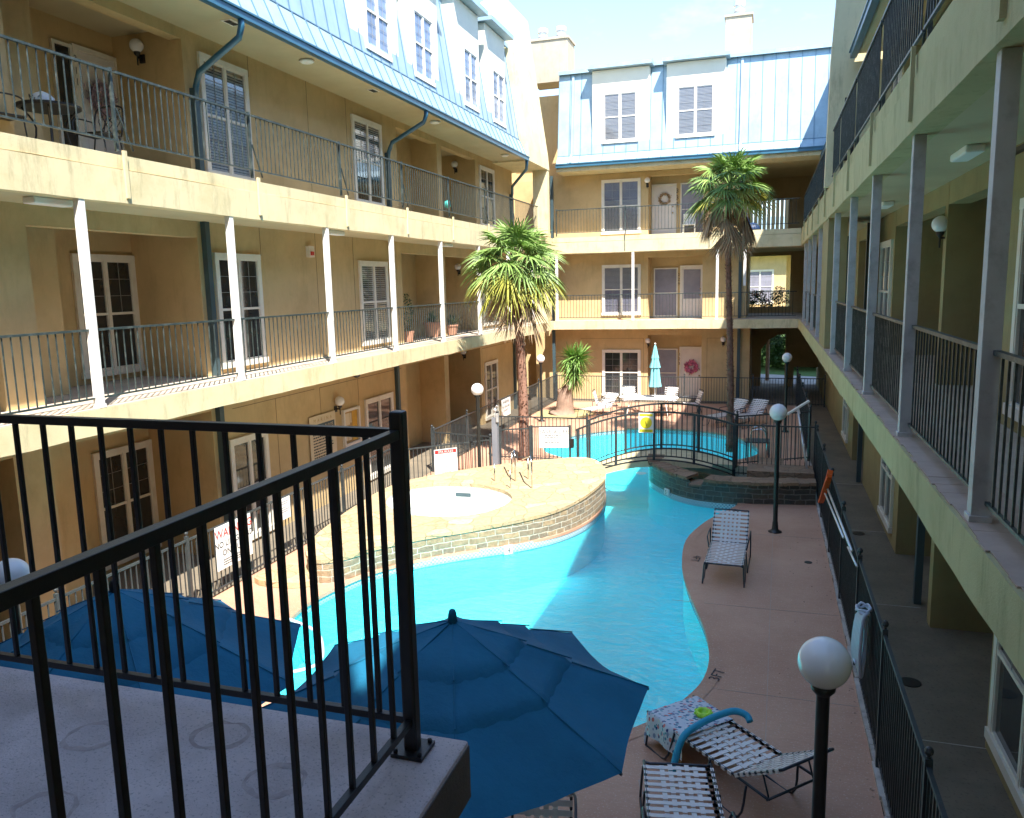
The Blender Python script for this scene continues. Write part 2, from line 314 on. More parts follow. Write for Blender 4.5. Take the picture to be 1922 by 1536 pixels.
def deck_mat():
    m, n, b = newmat('pool_deck_aggregate'); L = n.links.new
    tcx = N(n, 'ShaderNodeTexCoord'); o = tcx.outputs['Object']
    big = N(n, 'ShaderNodeTexNoise', Scale=.55, Detail=6, Roughness=.6); L(o, big.inputs['Vector'])
    cr = N(n, 'ShaderNodeValToRGB'); e = cr.color_ramp.elements; e[0].position = .32; e[1].position = .68; e[0].color = (.45, .235, .15, 1); e[1].color = (.58, .34, .23, 1); L(big.outputs['Fac'], cr.inputs[0])
    st = N(n, 'ShaderNodeMapping'); st.inputs['Scale'].default_value = (1, 9, 1); st.inputs['Rotation'].default_value = (0, 0, .5); L(o, st.inputs[0])
    s2 = N(n, 'ShaderNodeTexNoise', Scale=5, Detail=8, Roughness=.75); L(st.outputs[0], s2.inputs['Vector'])
    r = N(n, 'ShaderNodeMapRange'); r.inputs[1].default_value = .3; r.inputs[2].default_value = .7; r.inputs[3].default_value = .9; r.inputs[4].default_value = 1.13; L(s2.outputs['Fac'], r.inputs[0])
    v = N(n, 'ShaderNodeVectorMath', operation='SCALE'); L(cr.outputs[0], v.inputs[0]); L(r.outputs[0], v.inputs['Scale'])
    sp = N(n, 'ShaderNodeTexNoise', Scale=48, Detail=2); L(o, sp.inputs['Vector']); c2 = N(n, 'ShaderNodeValToRGB'); c2.color_ramp.elements[0].position = .6; c2.color_ramp.elements[1].position = .68; L(sp.outputs['Fac'], c2.inputs[0])
    k = N(n, 'ShaderNodeMath', operation='MULTIPLY'); k.inputs[1].default_value = .6; L(c2.outputs[0], k.inputs[0])
    mx = N(n, 'ShaderNodeMixRGB'); mx.inputs['Color2'].default_value = (.66, .50, .42, 1); L(k.outputs[0], mx.inputs[0]); L(v.outputs[0], mx.inputs['Color1']); L(mx.outputs[0], b.inputs['Base Color'])
    b.inputs['Roughness'].default_value = .55
    bp = N(n, 'ShaderNodeBump', Strength=.35, Distance=.006); L(sp.outputs['Fac'], bp.inputs['Height']); L(bp.outputs[0], b.inputs['Normal']); return m
M['deck'] = deck_mat()

def water_mat(name, tint, strength=.5, refl=.26):
    m = bpy.data.materials.new(name); m.use_nodes = True; n = m.node_tree; n.nodes.clear(); L = n.links.new
    out = N(n, 'ShaderNodeOutputMaterial'); mix = N(n, 'ShaderNodeMixShader'); tr = N(n, 'ShaderNodeBsdfTransparent'); tr.inputs[0].default_value = (*tint, 1)
    gl = N(n, 'ShaderNodeBsdfGlossy'); gl.inputs['Roughness'].default_value = .04
    fr = N(n, 'ShaderNodeFresnel', IOR=1.38); tcx = N(n, 'ShaderNodeTexCoord')
    mp = N(n, 'ShaderNodeMapping'); mp.inputs['Scale'].default_value = (1.0, 2.2, 1); mp.inputs['Rotation'].default_value = (0, 0, .25); L(tcx.outputs['Object'], mp.inputs[0])
    n1 = N(n, 'ShaderNodeTexNoise', Scale=2.6, Detail=5, Roughness=.55, Distortion=.9); L(mp.outputs[0], n1.inputs['Vector'])
    n2 = N(n, 'ShaderNodeTexNoise', Scale=9, Detail=3, Roughness=.5, Distortion=.5); L(mp.outputs[0], n2.inputs['Vector'])
    ad = N(n, 'ShaderNodeMath', operation='MULTIPLY_ADD'); ad.inputs[1].default_value = .25; L(n2.outputs['Fac'], ad.inputs[0]); L(n1.outputs['Fac'], ad.inputs[2])
    bp = N(n, 'ShaderNodeBump', Strength=strength, Distance=.12); L(ad.outputs[0], bp.inputs['Height']); L(bp.outputs[0], gl.inputs['Normal']); L(bp.outputs[0], fr.inputs['Normal'])
    fm = N(n, 'ShaderNodeMath', operation='MULTIPLY'); fm.inputs[1].default_value = refl; L(fr.outputs[0], fm.inputs[0]); L(fm.outputs[0], mix.inputs[0]); L(tr.outputs[0], mix.inputs[1]); L(gl.outputs[0], mix.inputs[2]); L(mix.outputs[0], out.inputs[0]); return m
M['water'] = water_mat('pool_water', (.80, .985, 1.0), .95)
M['spawater'] = water_mat('spa_water', (.93, .98, 1.0), .3)
M['pondwater'] = water_mat('pond_water', (.25, .5, .55), .4)

def tile_mat():
    m, n, b = newmat('waterline_tile'); L = n.links.new
    uv = N(n, 'ShaderNodeTexCoord'); ck = N(n, 'ShaderNodeTexChecker', Scale=26); ck.inputs['Color1'].default_value = (.04, .12, .20, 1); ck.inputs['Color2'].default_value = (.55, .66, .68, 1); L(uv.outputs['UV'], ck.inputs['Vector'])
    ns = N(n, 'ShaderNodeTexNoise', Scale=14, Detail=3); L(uv.outputs['UV'], ns.inputs['Vector']); mx = N(n, 'ShaderNodeMixRGB'); mx.inputs['Color2'].default_value = (.45, .58, .62, 1); L(ns.outputs['Fac'], mx.inputs[0]); L(ck.outputs[0], mx.inputs['Color1'])
    L(mx.outputs[0], b.inputs['Base Color']); b.inputs['Roughness'].default_value = .2; return m
M['tile'] = tile_mat()
def towel_mat():
    m, n, b = newmat('printed_beach_towel'); L = n.links.new
    tcx = N(n, 'ShaderNodeTexCoord'); prev = None
    ba = (.66, .70, .78, 1)
    for i, (sc, th, col) in enumerate(((13, .25, (.02, .05, .22, 1)), (10, .24, (.72, .22, .20, 1)), (15, .25, (.05, .30, .42, 1)), (8, .2, (.25, .33, .50, 1)))):
        mp = N(n, 'ShaderNodeMapping'); mp.inputs['Location'].default_value = (i*3.3, i*1.7, i); mp.inputs['Scale'].default_value = (1, 1.9, 1); mp.inputs['Rotation'].default_value = (.3*i, .5, .9*i); L(tcx.outputs['Object'], mp.inputs[0])
        v = N(n, 'ShaderNodeTexVoronoi', Scale=sc, Randomness=1); L(mp.outputs[0], v.inputs['Vector'])
        cr = N(n, 'ShaderNodeValToRGB'); cr.color_ramp.elements[0].position = th; cr.color_ramp.elements[0].color = (1, 1, 1, 1); cr.color_ramp.elements[1].position = th+.03; cr.color_ramp.elements[1].color = (0, 0, 0, 1)
        L(v.outputs['Distance'], cr.inputs[0]); mx = N(n, 'ShaderNodeMixRGB'); mx.inputs['Color2'].default_value = col; L(cr.outputs[0], mx.inputs[0])
        if prev: L(prev, mx.inputs['Color1'])
        else: mx.inputs['Color1'].default_value = ba
        prev = mx.outputs[0]
    L(prev, b.inputs['Base Color']); b.inputs['Roughness'].default_value = .85; return m
M['towel'] = towel_mat()

# text on boards
def text(mb, s, o, r, u, size, align='CENTER', off=.004):
    cu = bpy.data.curves.new('t', 'FONT'); cu.body = s; cu.size = size; cu.align_x = align; cu.resolution_u = 2
    ob = bpy.data.objects.new('t', cu); COL.objects.link(ob); me = bpy.data.meshes.new_from_object(ob)
    r = Vector(r).normalized(); u = Vector(u).normalized(); nn = r.cross(u); o = Vector(o)
    mb.add([o+r*v.co.x+u*v.co.y+nn*off for v in me.vertices], [tuple(p.vertices) for p in me.polygons])
    bpy.data.objects.remove(ob); bpy.data.curves.remove(cu); bpy.data.meshes.remove(me); return mb
# ------------------------------------------------------------------ ground, deck, pool
POOL = smooth_loop([(-1.39, 8.08), (-2.1, 7.35), (-3.2, 6.95), (-4.4, 7.15), (-5.4, 7.6), (-6.2, 8.25), (-6.6, 9.1), (-6.83, 10.2), (-6.78, 11.0), (-6.49, 12.0), (-5.92, 12.8), (-5.35, 13.35),
    (-4.44, 14.12), (-3.83, 14.84), (-3.49, 15.76), (-3.38, 16.8), (-3.62, 18.35), (-4.25, 19.5), (-4.7, 20.8), (-5.5, 21.7), (-6.2, 22.4), (-6.5, 23.6), (-6.1, 25.0), (-5.3, 26.1),
    (-4.2, 26.75), (-3.0, 26.85), (-1.8, 26.6), (-.8, 25.8), (-.2, 24.5), (-.15, 23.2), (-.8, 22.3), (-1.9, 21.7), (-2.6, 20.9), (-2.55, 20.2), (-2.15, 19.25), (-1.45, 18.4), (-.75, 18.12), (-.48, 17.8), (-.85, 16.9), (-1.13, 16.1),
    (-1.34, 15.0), (-1.28, 13.65), (-1.06, 12.43), (-.74, 11.2), (-.59, 10.3), (-.61, 9.57), (-.79, 9.0), (-1.04, 8.52)], 4)
def offset(P, d):
    n = len(P); out = []
    for i in range(n):
        a = Vector(P[i-1]); b = Vector(P[(i+1) % n]); t = (b-a).normalized(); out.append((P[i][0]+t.y*d, P[i][1]-t.x*d))
    return out
def area(P): return sum(P[i-1][0]*P[i][1]-P[i][0]*P[i-1][1] for i in range(len(P)))/2
SGN = 1 if area(POOL) > 0 else -1
rect = lambda a, b, c, d: [(a, c), (b, c), (b, d), (a, d)]
struct(sheet([rect(-300, 300, -300, 600), rect(-30, 20, -10, 40)], -.02).build('ground', M['grass']))
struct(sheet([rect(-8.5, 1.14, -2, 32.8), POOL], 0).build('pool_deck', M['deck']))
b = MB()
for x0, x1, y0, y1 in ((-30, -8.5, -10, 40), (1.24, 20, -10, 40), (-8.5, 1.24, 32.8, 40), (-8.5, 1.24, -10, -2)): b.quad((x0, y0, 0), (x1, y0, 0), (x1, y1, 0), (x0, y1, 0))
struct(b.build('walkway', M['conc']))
b = MB()
for y in (8.8, 12.6, 16.4, 20.2): b.box(1.26, 2.3, y-.006, y+.006, .001, .005)
struct(b.build('walkway_joints', M['curb']))
b = MB()
for y in (9.35, 12.0, 15.7): b.box(-1.3 if y > 10 else -.5, 1.12, y-.005, y+.005, .001, .0035)
b.bar((.1, 8.3, .002), (.25, 17.7, .002), .008, .003); b.bar((-1.1, 7.3, .002), (-.4, 5.0, .002), .02, .003)
struct(b.build('deck_joints', M['coping']))
b = MB(); ys = [-2+.3*i for i in range(117)]
for a, c in zip(ys[:-1], ys[1:]): b.box(1.13+rnd.uniform(0, .02), 1.23, a, c-.004, -.01, .045+rnd.uniform(-.008, .008))
struct(b.build('fence_curb', M['curb']))
# pool shell
b = MB(); b.strip(POOL, -.95, -.17, True); struct(b.build('pool_wall', M['plaster'], recalc=False))
b = MB(); b.strip(offset(POOL, -.004*SGN), -.17, -.02, True); struct(b.build('pool_tile_band', M['tile'], recalc=False))
struct(sheet([POOL], lambda p: -.95+.15*max(0, min(1, (12-p.y)/4 if hasattr(p, 'y') else 0))).build('pool_floor', M['plaster']))
struct(sheet([POOL], -.12).build('pool_water', M['water']))
P2 = offset(POOL, .14*SGN); b = sheet([P2, offset(POOL, -.03*SGN)], .006); b.strip(offset(POOL, -.03*SGN), -.05, .006, True)
struct(b.build('pool_coping', M['deck'], recalc=False))

for x, y in ((-3.4, 10.5), (-3.6, 24.2)): MB().lathe((x, y, -.95 if y > 12 else -.80), [(.16, .0), (.16, .012), (.02, .016)], 24).build('main_drain', M['white']).__setitem__('kind', 'structure')
b = MB(); rl = random.Random(4)
for i in range(240):
    x, y = (rl.uniform(.2, 1.1), rl.uniform(3, 19)) if i % 2 else (rl.uniform(1.3, 2.25), rl.uniform(4, 24)); a = rl.uniform(0, 6.3); l = rl.uniform(.006, .022)
    if i % 2 and rl.random() < .6: x = 1.1-abs(rl.gauss(0, .05))
    b.quad((x-l*math.cos(a), y-l*math.sin(a), .006), (x+l*.4*math.sin(a), y-l*.4*math.cos(a), .012), (x+l*math.cos(a), y+l*math.sin(a), .006), (x-l*.4*math.sin(a), y+l*.4*math.cos(a), .009))
o = b.build('leaf_litter', M['bark'] if 'bark' in M else M['dead'], recalc=False); o['kind'] = 'stuff'; o['label'] = 'tiny dry leaves and bits scattered along the fence and right walkway'; o['category'] = 'leaf litter'
# ------------------------------------------------------------------ building pieces
FL = ((-8.5, 0, 0), (0, 1, 0), (1, 0, 0)); FB = ((0, 32.5, 0), (1, 0, 0), (0, -1, 0)); FR = ((1.17, 0, 0), (0, 1, 0), (-1, 0, 0))
def extr(b, F, prof, u0, u1):
    n = len(prof); b.add([fp(F, u0, p[0], p[1]) for p in prof]+[fp(F, u1, p[0], p[1]) for p in prof], [tuple(range(n)), tuple(range(n, 2*n))[::-1]]+[(i, n+i, n+(i+1) % n, (i+1) % n) for i in range(n)]); return b
def fascia(F, u0, u1, z0, z1, parent, n0=-.24, n1=0, amp=.012, name='fascia', m='fascia', seed=0):
    b = MB(); k = max(2, int((u1-u0)/.3)); rings = []
    for i in range(k+1):
        u = u0+(u1-u0)*i/k; e = mnoise.noise(Vector((u*.45, seed, 0)))*amp*2+mnoise.noise(Vector((u*1.7, seed, 3)))*amp; g = mnoise.noise(Vector((u*.6, seed, 9)))*amp
        rings.append([fp(F, u, n0, z0), fp(F, u, n1+g, z0+e), fp(F, u, n1+g*.6+.004, z1+g*.3), fp(F, u, n0, z1)])
    vs = [p for r in rings for p in r]; fs = [(i*4+j, i*4+(j+1) % 4, i*4+4+(j+1) % 4, i*4+4+j) for i in range(k) for j in range(4)]+[(0, 1, 2, 3), (k*4+3, k*4+2, k*4+1, k*4)]
    b.add(vs, fs); return b.build(name, M[m], parent)
CG = bpy.data.materials.new('clear_glass'); CG.use_nodes = True; n_ = CG.node_tree; n_.nodes.clear()
_o = N(n_, 'ShaderNodeOutputMaterial'); _m = N(n_, 'ShaderNodeMixShader'); _t = N(n_, 'ShaderNodeBsdfTransparent'); _t.inputs[0].default_value = (.80, .82, .86, 1); _g = N(n_, 'ShaderNodeBsdfGlossy'); _g.inputs['Roughness'].default_value = .05; _w = N(n_, 'ShaderNodeLayerWeight', Blend=.5); _f = N(n_, 'ShaderNodeMath', operation='MULTIPLY_ADD'); _f.inputs[1].default_value = .35; _f.inputs[2].default_value = .05; n_.links.new(_w.outputs['Facing'], _f.inputs[0])
for a, c in ((_f.outputs[0], _m.inputs[0]), (_t.outputs[0], _m.inputs[1]), (_g.outputs[0], _m.inputs[2]), (_m.outputs[0], _o.inputs[0])): n_.links.new(a, c)
def window(F, u0, u1, z0, z1, n, parent, pane='glasspane', blind=None, munt='upper', cas=.10, sill=True):
    f = MB(); c = cas
    f.fb(F, u0, u1, n, n+.055, z1-c, z1); f.fb(F, u0, u0+c, n, n+.05, z0, z1-c); f.fb(F, u1-c, u1, n, n+.05, z0, z1-c); f.fb(F, u0-.02, u1+.02, n, n+.07, z0-.05, z0+.06)
    um = (u0+u1)/2; zm = z0+(z1-z0)*.5
    f.fb(F, um-.024, um+.024, n, n+.046, z0+.06, z1-c)
    for a, d in ((u0+c, um-.03), (um+.03, u1-c)):
        f.fb(F, a, d, n, n+.042, zm-.022, zm+.022)
        for q0, q1, w0, w1 in ((a, d, z1-c-.03, z1-c), (a, d, z0+.06, z0+.09), (a, a+.022, z0+.09, z1-c-.03), (d-.022, d, z0+.09, z1-c-.03)): f.fb(F, q0, q1, n, n+.04, w0, w1)
    w = f.build('window', M['trim'], parent)
    g = MB()
    for a, d in ((u0+c+.02, um-.03), (um+.03, u1-c-.02)):
        g.fb(F, a, d, n-.01, n+.010, z0+.07, zm-.02); g.fb(F, a, d, n-.01, n+.010, zm+.02, z1-c-.02)
    g.build('pane', M[pane], w)
    k = MB()
    for a, d in ((u0+c+.02, um-.03), (um+.03, u1-c-.02)):
        for zz0, zz1 in ([(zm+.02, z1-c-.03)] if munt == 'upper' else [(zm+.02, z1-c-.03), (z0+.09, zm-.02)] if munt == 'both' else []):
            k.fb(F, (a+d)/2-.004, (a+d)/2+.004, n+.026, n+.034, zz0, zz1)
            for j in (1, 2): zz = zz0+(zz1-zz0)*j/3; k.fb(F, a, d, n+.027, n+.033, zz-.004, zz+.004)
    if k.v: k.build('grille', M['grille'], w)
    if blind:
        s = MB(); za, zb = blind; z = za
        while z < zb:
            for a, d in ((u0+c+.03, um-.04), (um+.04, u1-c-.03)): s.fb(F, a, d, n+.012, n+.018+rnd.random()*.003, z, z+.032)
            z += .05
        s.build('blind', M['blind'], w)
        q = MB(); q.quad(*[fp(F, a, n+.024, zz) for a, zz in ((u0+c, z0+.08), (u1-c, z0+.08), (u1-c, z1-c), (u0+c, z1-c))]); q.build('glass', CG, w, recalc=False)
    return w
def door(F, u0, u1, z0, z1, n, parent, glass_top=False, knob=1, label=None):
    f = MB(); c = .08
    f.fb(F, u0-c, u0, n, n+.06, z0, z1+c); f.fb(F, u1, u1+c, n, n+.06, z0, z1+c); f.fb(F, u0, u1, n, n+.06, z1, z1+c); f.fb(F, u0, u1, n, n+.05, z0, z0+.03)
    d = f.build('door_frame', M['trim'], parent)
    l = MB(); l.fb(F, u0, u1, n, n+.02, z0+.03, z1)
    w = u1-u0; H = z1-z0
    for a, b_ in ((.12, .46), (.54, .88)):
        for p, q in ((.08, .36), (.42, .66), (.72, .93)): l.fb(F, u0+w*a, u0+w*b_, n+.02, n+.028, z0+H*p, z0+H*q)
    x = l.build('door', M['doorleaf'], parent, bevel=.006)
    if label: x['label'] = label
    if glass_top:
        MB().fb(F, u0+w*.08, u1-w*.08, n+.029, n+.033, z0+H*.38, z1-.1).build('pane', M['palepane'], x)
    ku = u1-.07 if knob > 0 else u0+.07
    MB().sphere(fp(F, ku, n+.07, z0+.95), .032, 10, 6).sphere(fp(F, ku, n+.05, z0+1.2), .028, 10, 6).build('door_knob', M['brass'], x, smooth=True)
    return x
def sidelight(F, u0, u1, z0, z1, n, parent, pane='glasspane'):
    f = MB(); c = .05
    f.fb(F, u0, u0+c, n, n+.05, z0, z1); f.fb(F, u1-c, u1, n, n+.05, z0, z1); f.fb(F, u0+c, u1-c, n, n+.05, z1-c, z1); f.fb(F, u0+c, u1-c, n, n+.05, z0, z0+.12); zm = (z0+z1)/2; f.fb(F, u0+c, u1-c, n, n+.04, zm-.02, zm+.02)
    w = f.build('sidelight', M['trim'], parent); MB().fb(F, u0+c, u1-c, n-.01, n+.015, z0+.12, z1-c).build('pane', M[pane], w); return w
def railing(F, u0, u1, z0, z1, n, parent, posts=(), sp=.125, m='rail', braces=False):
    b = MB()
    b.fb(F, u0, u1, n-.022, n+.022, z1-.03, z1); b.fb(F, u0, u1, n-.013, n+.013, z0, z0+.024)
    k = int((u1-u0)/sp)
    for i in range(1, k):
        u = u0+(u1-u0)*i/k; j = rnd.uniform(-.004, .004); b.fb(F, u-.007+j, u+.007+j, n-.007, n+.007, z0+.024, z1-.03)
    for p in posts:
        b.fb(F, p-.022, p+.022, n-.06, n-.024, z0-.12, z1+.04)
        if braces: b.bar(fp(F, p+.05, n-.04, z0+.45), fp(F, p+.30, n-.04, z0-.08), .02, .02)
    return b.build('railing', M[m], parent)
def mansard(F, u0, u1, parent, dn=0, zb=9.42, top=13.2, seam=.46):
    b = MB(); extr(b, F, [(.18+dn, zb), (.20+dn, zb+.03), (-.05+dn, 10.02), (-.09+dn, 10.0)], u0, u1); extr(b, F, [(-.10+dn, 10.03), (-.07+dn, 10.03), (-.55+dn, top), (-.62+dn, top)], u0, u1)
    r = b.build('roof', M['metalroof'], parent)
    s = MB(); k = int((u1-u0)/seam)
    for i in range(k+1):
        u = u0+.012+(u1-u0-.024)*i/k
        s.bar(fp(F, u, .205+dn, zb+.03), fp(F, u, -.045+dn, 10.03), .014, .03); s.bar(fp(F, u, -.055+dn, 9.99), fp(F, u, -.54+dn, top-.01), .014, .03)
    s.build('roof_seams', M['seam'], r); MB().fb(F, u0, u1, -.085+dn, -.035+dn, 10.015, 10.035).build('break_shadow_line', M['seam'], r)  # dark strip painted as the shadow gap along the roof break
    t = MB(); t.fb(F, u0, u1, -1.2+dn, -.40+dn, top, top+.07); t.fb(F, u0, u1, -.44+dn, -.38+dn, top-.05, top+.09); t.build('roof_coping', M['metalroof'], r)
    g = MB(); g.fb(F, u0, u1, .19+dn, .31+dn, zb-.14, zb-.12); g.fb(F, u0, u1, .29+dn, .31+dn, zb-.12, zb+.0); g.fb(F, u0, u1, .31+dn, .335+dn, zb-.03, zb+.0); g.fb(F, u0, u1, .18+dn, .195+dn, zb-.12, zb)
    g.build('gutter', M['gutter'], parent)
    MB().fb(F, u0, u1, -3.2, .19+dn, zb-.06, zb-.01).build('soffit', M['ceil'], parent)
    return r
def dormer(F, u0, u1, w0, w1, z0, z1, parent, zt=13.05, pane='bluepane', nf=-.13, dn=0, blind=None):
    b = MB(); nf += dn
    b.fb(F, u0, u1, nf-1.2, nf, 10.02, zt); d = b.build('dormer', M['cream'], parent)
    t = MB(); extr(t, F, [(nf-1.3, zt+.02), (nf+.30, zt+.02), (nf+.30, zt+.16), (nf-1.3, zt+.18)], u0-.14, u1+.14); t.build('dormer_cap', M['metalroof'], d)
    window(F, w0, w1, z0, z1, nf, d, pane=pane, munt='both', cas=.08, blind=blind); return d
def downspout(F, u, parent, z0, z1, n=-1.0, elbow=None, joints=()):
    b = MB(); b.fb(F, u-.06, u+.06, n-.1, n, z0, z1); o = b.build('downspout', M['pipe'], parent); return o
def elbow(F, u, parent, dn=0, z=9.3, ut=0):
    MB().tube([fp(F, u+ut, .24+dn, z-.0), fp(F, u+ut, .24+dn, z-.12), fp(F, u+ut*.9, .16+dn, z-.28), fp(F, u+ut*.2, -.86, z-.66), fp(F, u, -1.0, z-.86), fp(F, u, -1.05, z-1.1)], .055, 10).build('downspout_elbow', M['gutter'], parent, smooth=True)
def wallsegs(F, segs, z0, z1, parent, n=-1.1, nb=-3.2, m='stucco', name='wall'):
    for s in segs:
        u0, u1 = s[0], s[1]; nn = s[2] if len(s) > 2 else n
        MB().fb(F, u0, u1, nb, nn, z0, z1).build(name, M[m], parent)
def groove(F, pts, n, parent):
    for (a, za), (c, zc) in pts:
        b = MB()
        if a == c: b.fb(F, a-.006, a+.006, n, n+.003, za, zc)
        else: b.fb(F, a, c, n, n+.003, za-.006, za+.006)
        b.build('stucco_joint', M['jointline'], parent)
M['jointline'] = mat('joint_brown_strip', (.20, .13, .06), .9, .1)  # dark brown strips drawn for the stucco expansion joints

LV = [(0, 3.05), (3.4, 6.15), (6.78, 9.38)]
# ------------------------------------------------------------------ left wing
LW = thing('apartment_wing', 'long left wing of the ochre apartment block, with sunlit balcony fronts and cream dormers', 'building', (-9.6, 14, 0))
for lv, (z0, z1) in enumerate(LV):
    wallsegs(FL, [(-3, 4.2), (7.95, 8.55), (12.0, 20.3), (23.1, 23.45), (26.45, 30.6)], z0, z1, LW, -1.1, -2.55)
    wallsegs(FL, [(-3, 8.55, -2.55), (8.55, 9.65, -1.8), (9.65, 20.3, -2.55), (20.3, 23.1, -1.95), (23.1, 34.5, -2.55)], z0, z1, LW, nb=-3.4)
    zt = z1-.28 if lv < 2 else z1-.2
    for a, c in ((4.2, 7.95), (8.55, 12.0), (20.3, 23.1), (23.45, 26.45)): MB().fb(FL, a, c, -1.35, -1.103, zt, z1).build('header', M['stucco'], LW)
MB().box(-22, -11.95, -4, 34, 0, 13.1).build('wall', M['stucco'], LW)
g = []
for lv, (z0, z1) in enumerate(LV):
    if lv == 0: g += [((12.6, 2.72), (15.5, 2.72)), ((15.72, 2.72), (20.0, 2.72)), ((15.72, 1.2), (15.72, 2.72)), ((14.0, 0), (14.0, 2.72)), ((17.5, 0), (17.5, 2.72)), ((26.6, 2.72), (30.0, 2.72)), ((26.6, 0), (26.6, 2.72))]
    else: g += [((13.85, z0+2.2), (13.85, z1)), ((15.9, z0), (15.9, z1)), ((17.6, z0+1), (17.6, z1))]
groove(FL, g, -1.1, LW)
MB().fb(FL, -3, 32.5, -3.2, -.20, 3.05, 3.395).build('balcony_slab', M['balc'], LW); MB().fb(FL, -3, 32.5, -3.2, -.20, 6.15, 6.775).build('balcony_slab', M['ceil'], LW)
b = MB(); b.fb(FL, -3, 32.5, -1.1, -.02, 3.399, 3.403); b.build('balcony_floor', M['balc'], LW)
fascia(FL, -1.4, 32.5, 3.05, 3.395, LW, seed=1, n0=-.2); fascia(FL, -1.4, 32.5, 6.15, 6.60, LW, seed=2, amp=.008, n0=-.2)
fascia(FL, -1.4, 32.5, 6.612, 6.80, LW, n1=-.025, seed=3, amp=.006, name='balcony_curb', n0=-.2)
L2P = [5.43, 8.46, 11.53, 14.6, 17.58, 20.6, 23.63, 26.65, 29.65]
def post(F, u, z0, z1, parent, n=-.06, w=.10, m='post'):
    b = MB(); b.fb(F, u-w/2, u+w/2, n-w/2, n+w/2, z0, z1); b.fb(F, u-w/2-.012, u+w/2+.012, n-w/2-.012, n+w/2+.012, z0, z0+.05); return b.build('balcony_post', M[m], parent, bevel=.004)
for u in L2P: post(FL, u, 3.40, 6.15, LW)
for a, c in zip(L2P[:-1], L2P[1:]): railing(FL, a+.05, c-.05, 3.52, 4.46, -.08, LW, m='rail')
L3P = [6.2, 9.25, 12.32, 15.4, 18.42, 21.45, 24.5, 27.5]
railing(FL, 2.4, 6.15, 6.98, 7.92, -.06, LW)
for a, c in zip(L3P, L3P[1:]+[30.6]): railing(FL, a+.03, c-.03, 6.98, 7.92, -.06, LW, posts=(a,), braces=True)
for u in L3P: MB().fb(FL, u-.03, u+.03, 0, .035, 6.22, 6.86).build('post_bracket', M['fascia'], LW)
for lv, zb in enumerate((0, 3.4, 6.85)):
    if lv == 0: window(FL, 12.4, 13.6, .12, 2.15, -1.1, LW, munt=None); window(FL, 17.77, 19.33, .12, 2.15, -1.1, LW, munt=None); window(FL, 26.8, 28.2, .15, 2.2, -1.1, LW)
    else:
        window(FL, 12.38, 13.76, zb+.15, zb+2.22, -1.1, LW, pane='glasspane', blind=(zb+.2, zb+2.05) if lv == 2 else None); window(FL, 17.82, 19.36, zb+.15, zb+2.2, -1.1, LW, blind=(zb+.2, zb+2.1) if lv == 1 else (zb+1.2, zb+2.1)); window(FL, 26.8, 28.35, zb+.15, zb+2.2, -1.1, LW)
    if lv < 2: window(FL, 10.62, 12.0, zb+.15, zb+2.2, -2.55, LW)
    downspout(FL, 12.17, LW, (0, 3.4, 6.8)[lv], (3.05, 6.15, 8.4)[lv]); downspout(FL, 19.62, LW, (0, 3.4, 6.8)[lv], (3.05, 6.15, 8.4)[lv]); downspout(FL, 30.3, LW, (0, 3.4, 6.8)[lv], (3.05, 6.15, 8.4)[lv])
for u, ut in ((12.17, -.35), (19.62, -.35), (30.3, -2.15)): elbow(FL, u, LW, ut=ut)
door(FL, 11.14, 11.98, 6.8, 8.93, -2.55, LW, glass_top=False); sidelight(FL, 10.66, 11.06, 6.8, 8.98, -2.55, LW)
door(FL, 25.3, 26.2, 6.8, 8.9, -2.55, LW); sidelight(FL, 24.5, 25.2, 6.8, 8.95, -2.55, LW)
door(FL, 25.2, 26.1, 3.4, 5.5, -2.55, LW); door(FL, 24.9, 25.8, 0, 2.1, -2.55, LW); door(FL, 23.7, 24.4, 0, 2.1, -2.55, LW)
b = MB(); b.fb(FL, 30.3, 32.0, -2.549, -2.545, 6.8, 8.9); b.build('doorway', M['dark'], LW); b = MB(); b.fb(FL, 30.9, 31.8, -2.2, -2.1, 6.9, 8.7); b.build('door', M['teal'], LW)
mansard(FL, -3, 28.25, LW)
for u0, u1, w0, w1 in ((16.2, 18.6, 16.85, 18.1), (19.1, 21.1, 19.45, 20.7), (22.4, 24.4, 22.95, 24.15), (25.0, 27.0, 25.55, 26.8)): dormer(FL, u0, u1, w0, w1, 10.22, 11.85, LW)
for u in (12.11, 17.2):
    o = MB().fb(FL, u-.16, u+.16, -.25, -.05, 9.352, 9.362).build('soffit_vent', M['trim'], LW); MB().fb(FL, u-.13, u-.01, -.21, -.09, 9.347, 9.353).fb(FL, u+.01, u+.13, -.21, -.09, 9.347, 9.353).build('vent_slots', M['dark'], o)
for u in (14.5, 20.9, 27.0):
    MB().lathe(fp(FL, u, -.2, 9.30), [(.13, .055), (.15, .03), (.11, 0)], 16).build('ceiling_light', M['white'], LW, smooth=True)
for u in (8.26, 15.45, 21.74): MB().fb(FL, u-.3, u+.3, -.45, -.25, 6.06, 6.15).build('ceiling_light', M['white'], LW, bevel=.02)
MB().box(-9.95, -9.35, 28.6, 29.9, 13.2, 14.35).box(-10.0, -9.3, 28.55, 29.95, 14.35, 14.43).build('chimney', M['chim'], LW); MB().lathe((-9.65, 29.3, 14.43), [(.13, 0), (.13, .2), (.17, .22), (.17, .32), (.12, .34), (.12, .4), (.17, .42), (.17, .5)], 16).build('chimney_pot', M['alu'], LW, smooth=False)
